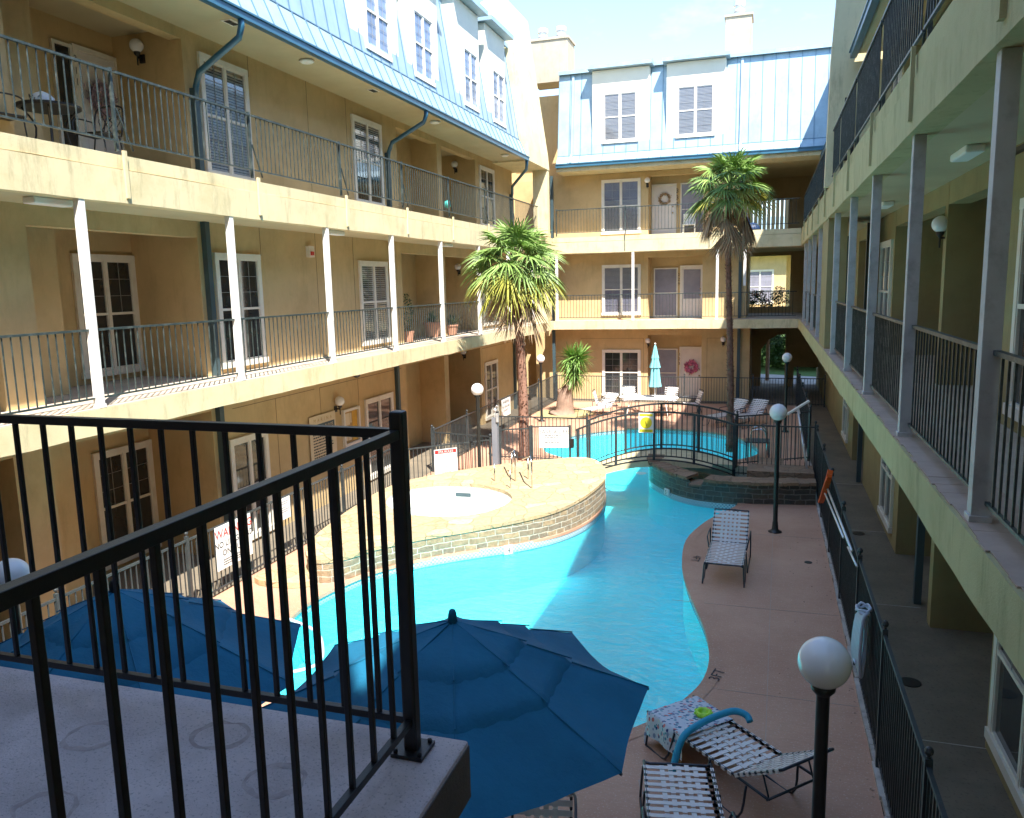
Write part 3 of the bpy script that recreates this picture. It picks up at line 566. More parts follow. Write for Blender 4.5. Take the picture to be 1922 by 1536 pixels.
# end fin at the back corner
b = MB(); F0 = ((0, 30.8, 0), (1, 0, 0), (0, -1, 0))
b.add([(x, y, z) for y in (28.3, 31.05) for x, z in ((-12, 9.3), (-8.20, 9.3), (-8.24, 9.8), (-8.97, 14.85), (-9.75, 14.85), (-12, 14.0))], [(0, 1, 2, 3, 4, 5), (11, 10, 9, 8, 7, 6)]+[(i, 6+i, 6+(i+1) % 6, (i+1) % 6) for i in range(6)])
b.box(-8.80, -8.22, 30.76, 31.07, 6.80, 9.30); b.box(-8.80, -8.26, 30.76, 31.07, 3.40, 6.15)
b.build('fin_wall', M['fascia'], LW)

# ------------------------------------------------------------------ back wing
BW = thing('apartment_wing', 'far wing of the apartment block, blue roofed with two dormers and a dark passage', 'building', (-4, 33.6, 0))
for lv, (z0, z1) in enumerate(LV):
    wallsegs(FB, [(-9.6, -4.72), (-2.52, -.92)], z0, z1, BW, -1.1, -2.0); wallsegs(FB, [(-12, -.92, -2.0)], z0, z1, BW, nb=-3.0)
    b = MB(); b.fb(FB, -4.72, -2.52, -1.4, -1.103, z1-(.32, .22, .2)[lv], z1); b.build('header', M['stucco'], BW)
groove(FB, [((-7.6, 2.6), (-4.9, 2.6)), ((-2.3, 2.6), (-1.3, 2.6)), ((-4.9, 0), (-4.9, 2.6)), ((-2.3, 0), (-2.3, 2.6))], -1.1, BW)
MB().box(-12, -.92, 35.5, 42, 0, 13.1).build('wall', M['stucco'], BW)
MB().fb(FB, -8.7, 6, -6.9, -.20, 3.05, 3.395).build('balcony_slab', M['balc'], BW); MB().fb(FB, -8.7, 6, -6.9, -.20, 6.15, 6.775).build('balcony_slab', M['ceil'], BW)
fascia(FB, -8.5, 1.17, 3.05, 3.395, BW, seed=5, amp=.006, n0=-.2); fascia(FB, -8.5, 1.17, 6.15, 6.60, BW, seed=6, amp=.006, n0=-.2); fascia(FB, -8.5, 1.17, 6.612, 6.80, BW, n1=-.025, seed=7, amp=.005, name='balcony_curb', n0=-.2)
for u in (-8.35, -5.18, -1.88): post(FB, u, 3.40, 6.15, BW)
MB().fb(FB, -.90, -.80, -.10, -.04, 4.7, 6.15).build('hanging_strip', M['post'], BW)
BP = [-8.35, -5.18, -1.88, 1.12]
for a, c in zip(BP[:-1], BP[1:]): railing(FB, a+.05, c-.05, 3.52, 4.46, -.08, BW)
for a, c in ((-8.35, -5.5), (-5.5, -2.2), (-2.2, 1.12)): railing(FB, a+.03, c-.03, 6.98, 7.92, -.06, BW, posts=(a,), braces=False)
for u in (-5.5, -2.2): MB().fb(FB, u-.012, u+.012, 0, .02, 6.2, 6.9).build('post_bracket', M['pipe'], BW)
window(FB, -6.65, -5.03, 6.97, 9.13, -1.1, BW, pane='palepane', blind=(7.0, 8.3)); window(FB, -6.65, -5.02, 3.62, 5.67, -1.1, BW, pane='palepane', blind=(4.7, 5.55), munt='both'); window(FB, -6.66, -5.02, .18, 2.12, -1.1, BW, munt='both')
door(FB, -4.62, -3.76, 6.8, 8.85, -2.0, BW, label='cream panelled door with a small grapevine wreath'); sidelight(FB, -3.52, -2.56, 6.8, 8.93, -2.0, BW, 'palepane')
sidelight(FB, -4.6, -3.6, 3.4, 5.5, -2.0, BW, 'palepane'); door(FB, -3.42, -2.6, 3.4, 5.5, -2.0, BW, glass_top=True)
sidelight(FB, -4.5, -3.58, 0, 2.1, -2.0, BW, 'palepane'); door(FB, -3.42, -2.6, 0, 2.1, -2.0, BW)
for lv, (z0, z1) in enumerate(LV):
    downspout(FB, -8.6, BW, z0, z1-.05, n=-.35); downspout(FB, -1.05, BW, z0, z1-.05, n=-1.0)
mansard(FB, -8.25, 2.9, BW, zb=9.68, top=13.3, seam=.46)
MB().fb(FB, -8.25, 2.3, -1.1, .17, 9.39, 9.62).build('eave_beam', M['fascia'], BW)
for u0, u1, w0, w1 in ((-6.81, -4.55, -6.4, -5.0), (-3.89, -1.68, -3.52, -2.07)): dormer(FB, u0, u1, w0, w1, 10.45, 12.35, BW, zt=13.2, pane='palepane', blind=(10.55, 12.25))
for u in (-7.65, -1.1): MB().bar(fp(FB, u, .26, 9.7), fp(FB, u, -.0, 10.05), .09, .07).bar(fp(FB, u, -.02, 10.0), fp(FB, u, -.5, 13.2), .09, .07).build('roof_downspout', M['metalroof'], BW)
MB().box(-9.57, -8.02, 33.6, 34.8, 13.2, 14.85).box(-9.62, -7.97, 33.55, 34.85, 14.85, 14.94).build('chimney', M['chim'], BW)
potp = [(.16, 0), (.16, .15), (.21, .17), (.21, .24), (.15, .26), (.15, .32), (.23, .34), (.23, .50), (.2, .52)]
for x in (-9.2, -8.42): MB().lathe((x, 34.1, 14.94), potp, 16).build('chimney_pot', M['alu'], BW)
MB().box(-1.78, -.81, 33.6, 34.7, 13.2, 14.9).box(-1.83, -.76, 33.55, 34.75, 14.9, 14.98).build('chimney', M['chim'], BW); MB().lathe((-1.3, 34.1, 14.98), [(a, c*1.25) for a, c in potp], 16).build('chimney_pot', M['alu'], BW)
# passage under the far wing
b = MB(); b.box(-.92, -.62, 33.62, 39, 0, 3.05); b.box(-.92, -.2, 38.8, 39.1, 0, 3.05); b.box(.86, 1.25, 38.8, 39.1, 0, 3.05); b.box(1.25, 6, 38.8, 39.1, .9, 3.05)
b.add([(x, y, z) for y in (38.8, 39.1) for x, z in ((-.2, 3.05), (-.2, 1.7), (.1, 2.15), (.5, 2.38), (.86, 2.42), (.86, 3.05))], [(0, 1, 2, 3, 4, 5), (11, 10, 9, 8, 7, 6)]+[(i, 6+i, 6+(i+1) % 6, (i+1) % 6) for i in range(6)])
for z0, z1, hx0, hx1, h0, h1 in ((3.4, 6.15, -.77, .99, 3.68, 5.98), (6.78, 9.4, -.92, .82, 7.0, 8.45)):
    b.box(-.92, -.80, 33.62, 38.8, z0, z1); b.box(-.92, hx0, 38.8, 39.1, z0, z1) if hx0 > -.9 else None; b.box(hx1, 6, 38.8, 39.1, z0, z1); b.box(hx0, hx1, 38.8, 39.1, z0, h0); b.box(hx0, hx1, 38.8, 39.1, h1, z1)
b.build('passage_wall', M['stucco'], BW)
MB().box(-.92, 6, 32.7, 39.1, 9.4, 9.45).box(-.92, 6, 33.7, 39.1, 13.0, 13.1).build('ceiling', M['stucco'], BW)

# ------------------------------------------------------------------ right wing
RW = thing('apartment_wing', 'shaded right wing of the apartment block with grey posts and dark balcony railings', 'building', (2.3, 14, 0))
RS = [[(-3, 8.85), (11.9, 12.12), (15.1, 20.4), (23, 40)], [(-3, 10.05), (12.3, 12.5), (17.0, 20.6), (23.4, 40)], [(-3, 10.05), (12.3, 12.5), (17.0, 20.6), (23.4, 40)]]
for lv, (z0, z1) in enumerate(LV):
    wallsegs(FR, RS[lv], z0, z1, RW, -1.13, -2.7, 'ochre_shaded'); wallsegs(FR, [(-3, 40, -2.7)], z0, z1, RW, nb=-3.6, m='ochre_shaded')
    for s, t in zip(RS[lv][:-1], RS[lv][1:]): MB().fb(FR, s[1], t[0], -1.4, -1.133, z1-.3, z1).build('header', M['ochre_shaded'], RW)
MB().box(4.75, 14, -4, 40, 0, 13.3).build('wall', M['ochre_shaded'], RW)
MB().fb(FR, -3, 32.4, -3.4, -.24, 3.05, 3.395).build('balcony_slab', M['balc'], RW); MB().fb(FR, -3, 32.4, -3.4, -.24, 6.15, 6.775).build('balcony_slab', M['ceil'], RW)
fascia(FR, -3, 32.5, 3.05, 3.40, RW, seed=11, m='fascia_shaded', amp=.016); fascia(FR, -3, 32.5, 6.15, 6.60, RW, seed=12, m='fascia_shaded', amp=.01); fascia(FR, -3, 32.5, 6.612, 6.80, RW, n1=-.02, seed=13, m='fascia_shaded', amp=.006, name='balcony_curb')
b = MB(); u = -2.0
while u < 32.3:
    d = rnd.uniform(.07, .2); e = rnd.uniform(-.02, .012)
    b.fb(FR, u, min(u+d, 32.35), -.42, -.012+e, 3.402, 3.409+rnd.uniform(0, .004)); u += d
b.build('slab_edge_topping', M['coping'], RW)
RP = [2.4, 5.38, 8.2, 11.12, 13.9, 17.0, 22.1, 25.0, 27.7, 30.4]
for u in RP: post(FR, u, 3.40, 6.15, RW, n=-.10, w=.105, m='greypost')
MB().fb(FR, 18.3, 20.1, -.40, -.02, 3.41, 6.15).build('column', M['ochre_shaded'], RW)
for a, c in list(zip(RP[:5], RP[1:6]))+[(17.0, 18.25), (20.05, 22.1)]+list(zip(RP[6:], RP[7:]+[32.4])): railing(FR, a+.055, c-.055, 3.52, 4.46, -.13, RW)
R3 = [2.2, 5.1, 8.0, 10.9, 13.8, 16.6]
for a, c in list(zip(R3, R3[1:]+[18.35]))+[(18.8, 21.5), (21.5, 24.3), (24.3, 27.0), (27.0, 29.8), (29.8, 32.4)]: railing(FR, a+.03, c-.03, 6.98, 7.92, -.06, RW, posts=(a,), braces=True)
for u in R3+[19.2, 21.5, 24.3, 27.0, 29.8]: MB().fb(FR, u-.03, u+.03, 0, .035, 6.24, 6.86).build('post_bracket', M['fascia_shaded'], RW)
window(FR, 7.1, 8.8, 3.6, 5.6, -1.13, RW); window(FR, 17.15, 18.7, 3.6, 5.62, -1.13, RW); window(FR, 6.6, 8.62, .28, 2.15, -1.13, RW); window(FR, 15.6, 17.1, .28, 2.15, -1.13, RW); window(FR, 24.2, 25.6, .28, 2.1, -1.13, RW); window(FR, 17.15, 18.7, 7.0, 9.0, -1.13, RW); window(FR, 7.1, 8.8, 7.0, 9.0, -1.13, RW)
door(FR, 24.0, 24.9, 3.4, 5.5, -1.13, RW); door(FR, 13.2, 14.1, 3.4, 5.5, -2.7, RW); door(FR, 10.4, 11.3, 3.4, 5.5, -2.7, RW); door(FR, 13.4, 14.3, 0, 2.1, -2.7, RW)
for lv, (z0, z1) in enumerate(LV): downspout(FR, 20.5, RW, z0, z1); downspout(FR, 12.8 if lv == 0 else 26.5, RW, z0, z1, n=-1.06)
mansard(FR, -3, 18.3, RW, dn=-.62, zb=9.42, top=13.5)
b = MB(); b.add([(x, y, z) for y in (18.4, 18.68) for x, z in ((1.09, 6.80), (1.13, 9.3), (1.22, 11.0), (1.40, 14.9), (4.5, 14.9), (4.5, 6.80))], [(5, 4, 3, 2, 1, 0), (6, 7, 8, 9, 10, 11)]+[(i, (i+1) % 6, 6+(i+1) % 6, 6+i) for i in range(6)])
b.build('fin_wall', M['fascia'], RW)
MB().box(1.42, 1.62, 18.37, 18.40, 7.3, 8.55).build('opening', M['dark'], RW)
mansard(FR, 18.7, 33, RW, dn=-.9, zb=9.42, top=13.2)
for u in (9.3, 15.2): MB().fb(FR, u-.35, u+.35, -.8, -.62, 6.07, 6.15).build('ceiling_light', M['white'], RW, bevel=.02)
MB().fb(FR, 5.2, 8.9, -.98, -.92, 5.98, 6.02).build('conduit', M['dark'], RW)

# ------------------------------------------------------------------ near wing, behind the camera
NW = thing('apartment_wing', 'near wing of the apartment block behind the viewpoint, shading the landing', 'building', (-3, -1.5, 0))
MB().box(-8.4, 1.1, -6, -1.5, 0, 13.5).box(-8.4, 1.1, -1.5, -.7, 9.4, 13.5).build('wall', M['stucco'], NW)
MB().box(-8.4, 1.1, -1.5, .7, 6.15, 6.75).build('balcony_slab', M['ceil'], NW)
LD = thing('stair_landing', 'speckled grey concrete landing slab under the black railing', 'landing', (-3, 1, 3.2))
MB().box(-8.25, -.915, -1.5, 2.30, 3.19, 3.4).build('landing_slab', M['landing'], LD, bevel=.012); MB().box(-.914, -.911, -1.5, 2.29, 3.2, 3.388).build('slab_edge_shade', M['slabedge'], LD); MB().box(-8.2, -1.06, -1.5, 2.12, 0, 3.168).build('support_wall', M['dark'], LD)  # thin dark sheet on the slab's side paints its shade
ms_ = mat('stain', (.42, .34, .33), .9, .3, 20); u_ = [(-1.75, 2.1), (-2.0, 1.62), (-2.18, 1.98), (-1.42, 1.93)]
for x, y in u_:
    b = MB()
    n_s = 40; rad = [(.08+.012*mnoise.noise(Vector((math.cos(2*PI*k/n_s)*2, math.sin(2*PI*k/n_s)*2, x*9))), max(.002, .009+.011*mnoise.noise(Vector((math.cos(2*PI*k/n_s)*1.6, math.sin(2*PI*k/n_s)*1.6, y*7+5))))) for k in range(n_s)]
    for k in range(n_s):
        k2 = (k+1) % n_s; c4 = [(x+math.cos(2*PI*kk/n_s)*(rad[kk][0]+sg*rad[kk][1])*1.15, y+math.sin(2*PI*kk/n_s)*(rad[kk][0]+sg*rad[kk][1]), 3.4006) for kk, sg in ((k, -1), (k2, -1), (k2, 1), (k, 1))]
        b.quad(*c4)
    b.build('water_stain', ms_, LD)
BR = thing('landing_railing', 'black steel railing turning a corner on the concrete landing in the foreground', 'railing', (-1.06, 2.2, 3.4))
PX, PY = -1.07, 2.19
MB().box(PX-.023, PX+.023, PY-.023, PY+.023, 3.41, 4.53).build('corner_post', M['black'], BR, bevel=.008)
b = MB(); b.box(PX-.055, PX+.055, PY-.055, PY+.055, 3.402, 3.415)
for dx in (-.042, .042):
    for dy in (-.042, .042): b.lathe((PX+dx, PY+dy, 3.415), [(.008, 0), (.008, .01), (.004, .013)], 6)
b.build('base_plate', M['black'], BR)
b = MB(); b.box(-6.2, PX-.024, PY-.015, PY+.015, 4.445, 4.475); b.box(-6.2, PX-.024, PY-.012, PY+.012, 3.50, 3.524); x = PX-.115; k = 0
while x > -6.0: b.box(x-.0078, x+.0078, PY-.0078, PY+.0078, 3.524, 4.445); x -= .13
b.build('railing_panel', M['black'], BR, bevel=.002)
b = MB(); b.box(PX-.015, PX+.015, -.9, PY-.024, 4.445, 4.475); b.box(PX-.012, PX+.012, -.9, PY-.024, 3.50, 3.524); y = PY-.13; k = 0
while y > -.8: b.box(PX-.0078, PX+.0078, y-.0078, y+.0078, 3.524, 4.445); y -= .13
b.build('railing_panel', M['black'], BR, bevel=.002)
# ------------------------------------------------------------------ spa, waterfall, bridge
SPA = thing('raised_spa', 'raised round spa with ledge stone wall and flagstone top beside the pool', 'spa', (-6, 15, 0))
SO = smooth_loop([(-4.25, 19.2), (-3.62, 18.3), (-3.40, 17.4), (-3.37, 16.8), (-3.48, 15.76), (-3.82, 14.84), (-4.43, 14.1), (-5.35, 13.33), (-5.92, 12.78), (-6.46, 12.1), (-6.75, 11.5), (-7.15, 11.25), (-7.62, 11.75), (-7.95, 13.0), (-8.0, 14.2), (-7.85, 15.6), (-7.1, 16.9), (-6.2, 17.9), (-5.4, 18.6)], 4)
if area(SO) < 0: SO = SO[::-1]
def zs(p): y = p[1]; return max(.42, min(.60, .42+(y-13.4)*.07))
HO = [(-6.28+1.36*math.cos(2*PI*k/40)*(1+.03*math.sin(3*2*PI*k/40)), 15.0+1.05*math.sin(2*PI*k/40)) for k in range(40)]
b = MB(); b.strip(SO, -.16, lambda p: zs(p)-.004, True); b.build('stone_wall', M['stone'], SPA, recalc=False)
SO2 = offset(SO, .018); b = sheet([[(x+rnd.uniform(-.008, .008), y+rnd.uniform(-.008, .008)) for x, y in SO2], HO], zs)
b.strip(SO2, lambda p: zs(p)-.06, zs, True); b.strip(HO[::-1], lambda p: zs(p)-.07, zs, True); b.build('flagstone_top', M['flag'], SPA, recalc=False)
b = MB(); HI = [(-6.28+(x+6.28)*1.03, 15+(y-15)*1.03) for x, y in HO]; b.strip(HI[::-1], 0.0, lambda p: zs(p)-.05, True); b.add([(x, y, .02) for x, y in HI], [tuple(range(len(HI)))]); b.build('spa_basin', M['white'], SPA, recalc=False)
b = MB(); b.add([(x, y, .33) for x, y in HI], [tuple(range(len(HI)))]); b.build('spa_water', M['spawater'], SPA, recalc=False)
MB().box(-6.5, -6.15, 16.02, 16.06, .30, .38).build('skimmer', M['pipe'], SPA)
b = sheet([smooth_loop([(-8.0, 11.7), (-8.2, 11.0), (-7.6, 10.9), (-7.15, 11.1), (-7.3, 11.5)], 3)], .10)
b.strip(smooth_loop([(-8.0, 11.7), (-8.2, 11.0), (-7.6, 10.9), (-7.15, 11.1), (-7.3, 11.5)], 3)[::1], .007, .10, True); b.build('stone_step', M['flag'], SPA, recalc=False)
b = MB(); b.strip(offset(SO, .012), -.16, -.01, True); b.build('tile_band', M['tile'], SPA, recalc=False)
pc = Vector((-4.62, 13.93, -.09)); tr_ = Vector((.72, .69, 0)).normalized(); tn = Vector((.69, -.72, 0)).normalized(); b = MB(); c = pc+tn*.05; b.hexa([c+tr_*x+Vector((0, 0, z))+tn*k for k in (-.04, 0) for x, z in ((-.09, -.08), (.09, -.08), (.09, .09), (-.09, .09))]); o = b.build('depth_tile', M['sign'], SPA)
b = MB(); text(b, '4', c-Vector((0, 0, .05)), tr_, (0, 0, 1), .15, off=.004); b.build('depth_number', M['ink'], o)
hr = thing('handrail', 'pair of slim steel handrails set in the spa flagstones', 'handrail', (-5.2, 16.2, .5))
for (x0, y0), (x1, y1) in (((-5.25, 16.5), (-5.55, 17.2)), ((-4.72, 16.0), (-5.02, 16.75))):
    b = MB(); b.tube([(x0, y0, .5), (x0, y0, 1.15), (x0-.05, y0+.1, 1.28), (x1-.25, y1+.4, .95)], .018, 8); b.tube([(x1, y1, .5), (x1, y1, 1.08)], .018, 8); b.tube([(x0-.45, y0-.1, .5), (x0-.45, y0-.1, 1.0)], .014, 6); b.build('rail', M['steel'], hr, smooth=True)
struct(MB().box(-6.3, -5.2, 7.7, 8.3, -.95, -.45).box(-6.2, -5.4, 7.5, 8.0, -.449, -.25).build('pool_steps', M['white']))
# waterfall
WF = thing('waterfall_wall', 'dark wet stone waterfall wall with brown capstones beside the bridge', 'waterfall', (-.8, 18.2, 0))
WP = [(-2.8, 20.4), (-2.72, 19.7), (-2.42, 19.1), (-2.0, 18.5), (-1.5, 18.1), (-1.0, 17.95), (-.4, 17.9), (.3, 17.98), (1.12, 18.12)]
WI = [(-2.42, 20.4), (-2.36, 19.8), (-2.12, 19.3), (-1.75, 18.85), (-1.32, 18.52), (-.92, 18.4), (-.35, 18.36), (.3, 18.42), (1.12, 18.5)]
WPs = [tuple(p)[:2] for p in smooth_path([(*p, 0) for p in WP], 4)]; WIs = [tuple(p)[:2] for p in smooth_path([(*p, 0) for p in WI], 4)]
wz = lambda p: .34 if -1.62 < p[0] < -1.28 else .50
b = MB(); b.strip(WPs, -.96, -.17); b.build('submerged_plaster', M['plaster'], WF, recalc=False)
b = MB(); b.strip([(x, y-.003) for x, y in WPs if x < -.45], -.17, -.03); b.build('tile_band', M['tile'], WF, recalc=False)
b = MB(); b.strip(WPs, -.17, lambda p: wz(p)-.06); b.strip(WIs[::-1], 0, lambda p: wz(p)-.06); b.build('stone_wall', M['wetstone'], WF, recalc=False)
b = MB()
for i in range(len(WPs)-1):
    a, c, d, e = WPs[i], WPs[i+1], WIs[i+1], WIs[i]; mx_ = (a[0]+c[0])/2
    if -1.62 < mx_ < -1.28: continue
    z = .50+rnd.uniform(-.012, .012); o = rnd.uniform(.02, .07); A = Vector((*a, 0)); E = Vector((*e, 0)); Cc = Vector((*c, 0)); D = Vector((*d, 0)); A2 = A+(A-E).normalized()*o; C2 = Cc+(Cc-D).normalized()*o
    b.hexa([(A2.x, A2.y, z-.07), (C2.x, C2.y, z-.07), (D.x, D.y, z-.07), (E.x, E.y, z-.07), (A2.x, A2.y, z), (C2.x, C2.y, z), (D.x, D.y, z), (E.x, E.y, z)])
b.build('capstones', M['flagwet'], WF)
b = MB(); b.add([(x, y, .36) for x, y in WIs]+[(1.12, 19.8, .36), (-2.3, 20.4, .36)], [tuple(range(len(WIs)+2))]); po_ = b.build('pond_water', M['pondwater'], WF, recalc=False)
if po_.data.polygons[0].normal.z < 0: po_.data.flip_normals()
b = MB(); b.add([(x, y, .05) for x, y in WIs]+[(1.12, 19.9, .05), (-2.3, 20.5, .05)], [tuple(range(len(WIs)+2))]); b.build('pond_bottom', M['wetstone'], WF, recalc=False)
MB().box(-1.6, -1.3, 18.02, 18.55, .30, .345).build('spill_stone', M['flagwet'], WF)
b = MB(); b.box(-.35, 1.12, 18.9, 19.75, .2, .52); b.box(-.1, .5, 19.8, 21.0, .006, .40); b.build('rock_mass', M['flagwet'], WF)
b = MB(); t5 = MB().bar((-2.22, 18.74, -.03), (-2.10, 18.585, -.03), .03, .15).build('depth_tile', M['sign'], WF); text(b, '5', (-2.17, 18.66, -.08), (.62, -.78, 0), (0, 0, 1), .14, off=.02); b.build('depth_number', M['ink'], t5)
b = MB()
for k in range(6):
    x = -1.57+.05*k+rnd.uniform(-.01, .01); b.tube([(x, 18.03, .347), (x-.01, 17.97, .31), (x+rnd.uniform(-.03, .03), 17.93, .05), (x+rnd.uniform(-.04, .04), 17.91, -.12)], [.002, .003, .002, .002], 5)
b.build('falling_water', M['spawater'], WF, smooth=True)
# bridge
BG = thing('footbridge', 'small arched footbridge with cream underside and dark steel rails across the pool neck', 'bridge', (-2.6, 20.4, 0))
xs = [-4.6+i*.14 for i in range(29)]
top = lambda x: 1.73-.10*(x+2.3)**2
deckz = lambda x: .50-.115*(x+2.3)**2
b = MB(); n = len(xs)
vs = [p for x in xs for p in ((x, 19.62, deckz(x)-.14), (x, 21.15, deckz(x)-.14), (x, 21.15, deckz(x)), (x, 19.62, deckz(x)))]
b.add(vs, [(i*4+j, i*4+4+j, i*4+4+(j+1) % 4, i*4+(j+1) % 4) for i in range(n-1) for j in range(4)]+[(0, 1, 2, 3), ((n-1)*4+3, (n-1)*4+2, (n-1)*4+1, (n-1)*4)]); b.build('bridge_deck', M['fascia'], BG)
for y in (19.66, 21.11):
    b = MB()
    for a, c in zip(xs[:-1], xs[1:]):
        for f, s in ((top, .045), (lambda x: deckz(x)+.12, .03), (lambda x: deckz(x)+.02, .035)): b.bar((a, y, f(a)), (c, y, f(c)), s, s)
    for x in [-4.55+.125*i for i in range(1, 31)]: b.box(x-.008, x+.008, y-.008, y+.008, deckz(x)+.12, top(x))
    for x in (-4.55, -3.56, -2.6, -1.62, -.68): b.box(x-.03, x+.03, y-.031, y+.031, deckz(x)-.13, top(x)+.01)
    b.build('bridge_rail', M['fence'], BG)

# ------------------------------------------------------------------ pool fences
def fence(label, p0, p1, h, z0=0.0, sp=2.4, m='fence', skip=None, ball=True, cat='fence'):
    p0 = Vector((*p0, 0)); p1 = Vector((*p1, 0)); d = p1-p0; L = d.length; d.normalize(); t = thing('pool_fence', label, cat, ((p0+p1)/2))
    k = max(1, round(L/sp)); b = MB(); nb = int(L/.105); z = lambda s: z0
    P = lambda s, zz: p0+d*s+Vector((0, 0, zz))
    b.bar(P(0, z0+h-.02), P(L, z0+h-.02), .032, .032); b.bar(P(0, z0+.10), P(L, z0+.10), .026, .026)
    for i in range(1, nb):
        s = L*i/nb; b.bar(P(s, z0+.05), P(s, z0+h-.03), .015, .015, upv=(d.y, -d.x, 0))
    b.build('fence_panel', M[m], t)
    for i in range(k+1):
        s = L*i/k; q = MB(); q.bar(P(s, z0), P(s, z0+h+.05), .052, .052, upv=(d.y, -d.x, 0))
        if ball: q.lathe(P(s, z0+h+.05), [(.018, 0), (.012, .015), (.03, .035), (.034, .055), (.022, .08), (.004, .09)], 10)
        q.build('fence_post', M[m], t)
    return t
fence('pool fence along the left walkway, running behind the big blue umbrellas toward the spa', (-8.45, 2.6), (-8.45, 16.9), 1.15, sp=2.2)
fence('short run of fence with a red topped board, behind the spa', (-8.4, 17.0), (-6.6, 18.7), 1.08)
fence('far stretch of fence along the left walkway, beyond the near palm', (-8.45, 19.3), (-8.45, 32.5), 1.15, sp=2.5)
fence('short run of fence turning in from the left walkway toward the tall grey gate post', (-8.4, 19.3), (-6.62, 19.0), 1.10)
fence('far pool fence in front of the ground floor windows of the far wing', (-8.4, 32.55), (2.2, 32.55), 1.12, sp=2.6)
fence('long black pool fence down the right edge of the deck with ball finials', (1.18, 1.4), (1.18, 19.3), 1.42, z0=.03, sp=2.25)
fence('dark fence at the right beyond the waterfall, in deep shade', (1.18, 22.4), (1.18, 32.4), 1.42, z0=.03, sp=2.5)
fence('near fence panel between the footbridge and the right fence, above the waterfall', (-.66, 19.66), (1.16, 19.66), 1.30, z0=.18, sp=1.9)
fence('second fence panel right of the footbridge, just behind the first', (-.66, 21.11), (1.16, 22.2), 1.35, z0=.1, sp=2)
fence('fence panel left of the footbridge behind the gate', (-7.2, 21.1), (-4.62, 21.11), 1.28, sp=2.6)
fence('narrow fence panel between the tall grey post and the gate', (-6.45, 19.05), (-5.74, 19.38), 1.28, sp=1.0, ball=False)
gp = thing('gate_post', 'tall grey square gate post left of the gate, topped with a latch', 'post', (-6.52, 18.9, 0))
MB().box(-6.59, -6.45, 18.83, 18.97, 0, 1.60).build('post', mat('grey_post_paint', (.22, .23, .26), .5, .1), gp); b = MB(); b.box(-6.46, -6.40, 18.80, 18.86, 1.5, 1.72); b.tube([(-6.5, 18.86, 1.60), (-6.5, 18.86, 1.85), (-6.44, 18.84, 1.92)], .02, 8); b.sphere((-6.5, 18.86, 1.80), .05, 10, 6); b.build('latch', M['alu'], gp)
G = thing('pool_gate', 'steel pool gate left of the footbridge carrying a white board', 'gate', (-5.2, 19.5, 0)); g0 = Vector((-5.70, 19.40, 0)); g1 = Vector((-4.74, 19.60, 0)); dd = (g1-g0).normalized(); b = MB()
for s in (0, (g1-g0).length): b.bar(g0+dd*s+Vector((0, 0, .02)), g0+dd*s+Vector((0, 0, 1.34)), .05, .05)
for z in (.12, 1.30): b.bar(g0+Vector((0, 0, z)), g1+Vector((0, 0, z)), .03, .03)
for i in range(1, 9): p = g0+(g1-g0)*i/9; b.bar(p+Vector((0, 0, .12)), p+Vector((0, 0, 1.3)), .015, .015)
b.build('gate_frame', M['fence'], G); b = MB(); b.box(-4.74, -4.64, 19.55, 19.65, .75, .98); b.build('latch', M['dark'], G)

# ------------------------------------------------------------------ signs
def sign(name, label, o, r, w, h, mats='sign', th=.012, cat='sign', u=(0, 0, 1)):
    r = Vector(r).normalized(); o = Vector(o); u = Vector(u); nn = r.cross(u); t = thing(name, label, cat, o)
    b = MB(); c = [o, o+r*w, o+r*w+u*h, o+u*h]; b.hexa([p-nn*th for p in c]+c); b.build('board', M[mats], t); return t, o, r, u, nn
def panel(o, r, u, nn, x0, x1, y0, y1, name, m, t, off=.002):
    b = MB(); b.quad(*[o+r*x+u*y+nn*off for x, y in ((x0, y0), (x1, y0), (x1, y1), (x0, y1))]); return b.build(name, M[m], t, recalc=False)
def lines(mb, o, r, u, nn, x0, x1, ys, h):
    for y in ys:
        x = x0; end = x0+(x1-x0)*rnd.uniform(.7, 1)
        while x < end:
            ww = rnd.uniform(.012, .035)*(h/.01); mb.quad(*[o+r*a+u*c+nn*.004 for a, c in ((x, y), (min(x+ww, end), y), (min(x+ww, end), y+h), (x, y+h))]); x += ww+h*.6
t, o, r, u, nn = sign('warning_sign', 'white warning sign with big red lettering on the left fence, nearest the blue umbrellas', (-8.42, 10.38, .40), (0, 1, 0), .93, .73)
b = MB(); text(b, 'WARNING', o+r*.465+u*.53, r, u, .20); b.build('lettering', M['red'], t)
b = MB(); text(b, 'NO LIFEGUARD', o+r*.465+u*.37, r, u, .145); text(b, 'ON DUTY', o+r*.465+u*.22, r, u, .145); lines(b, o, r, u, nn, .15, .8, (.14, .10, .06), .014); b.build('lettering', M['ink'], t)
t, o, r, u, nn = sign('notice_sign', 'small white sheet on the left fence, right of the red lettered one', (-8.42, 12.08, .72), (0, 1, 0), .44, .40)
b = MB(); lines(b, o, r, u, nn, .05, .4, (.33, .29, .22, .18, .14), .012); b.build('lettering', mat('faded_print', (.14, .14, .22), .6), t)
t, o, r, u, nn = sign('warning_sign', 'white sign with grey lettering on the far left fence near the palm trunk', (-8.42, 25.15, .50), (0, 1, 0), .95, .60)
b = MB(); text(b, 'WARNING', o+r*.47+u*.45, r, u, .15); text(b, 'NO LIFEGUARD', o+r*.47+u*.3, r, u, .11); text(b, 'ON DUTY', o+r*.47+u*.17, r, u, .11); b.build('lettering', M['ink'], t)
t, o, r, u, nn = sign('notice_sign', 'small white sign on the far left fence beyond the palm', (-8.42, 27.2, .56), (0, 1, 0), .55, .45)
b = MB(); lines(b, o, r, u, nn, .08, .48, (.33, .24, .15), .03); b.build('lettering', M['ink'], t)
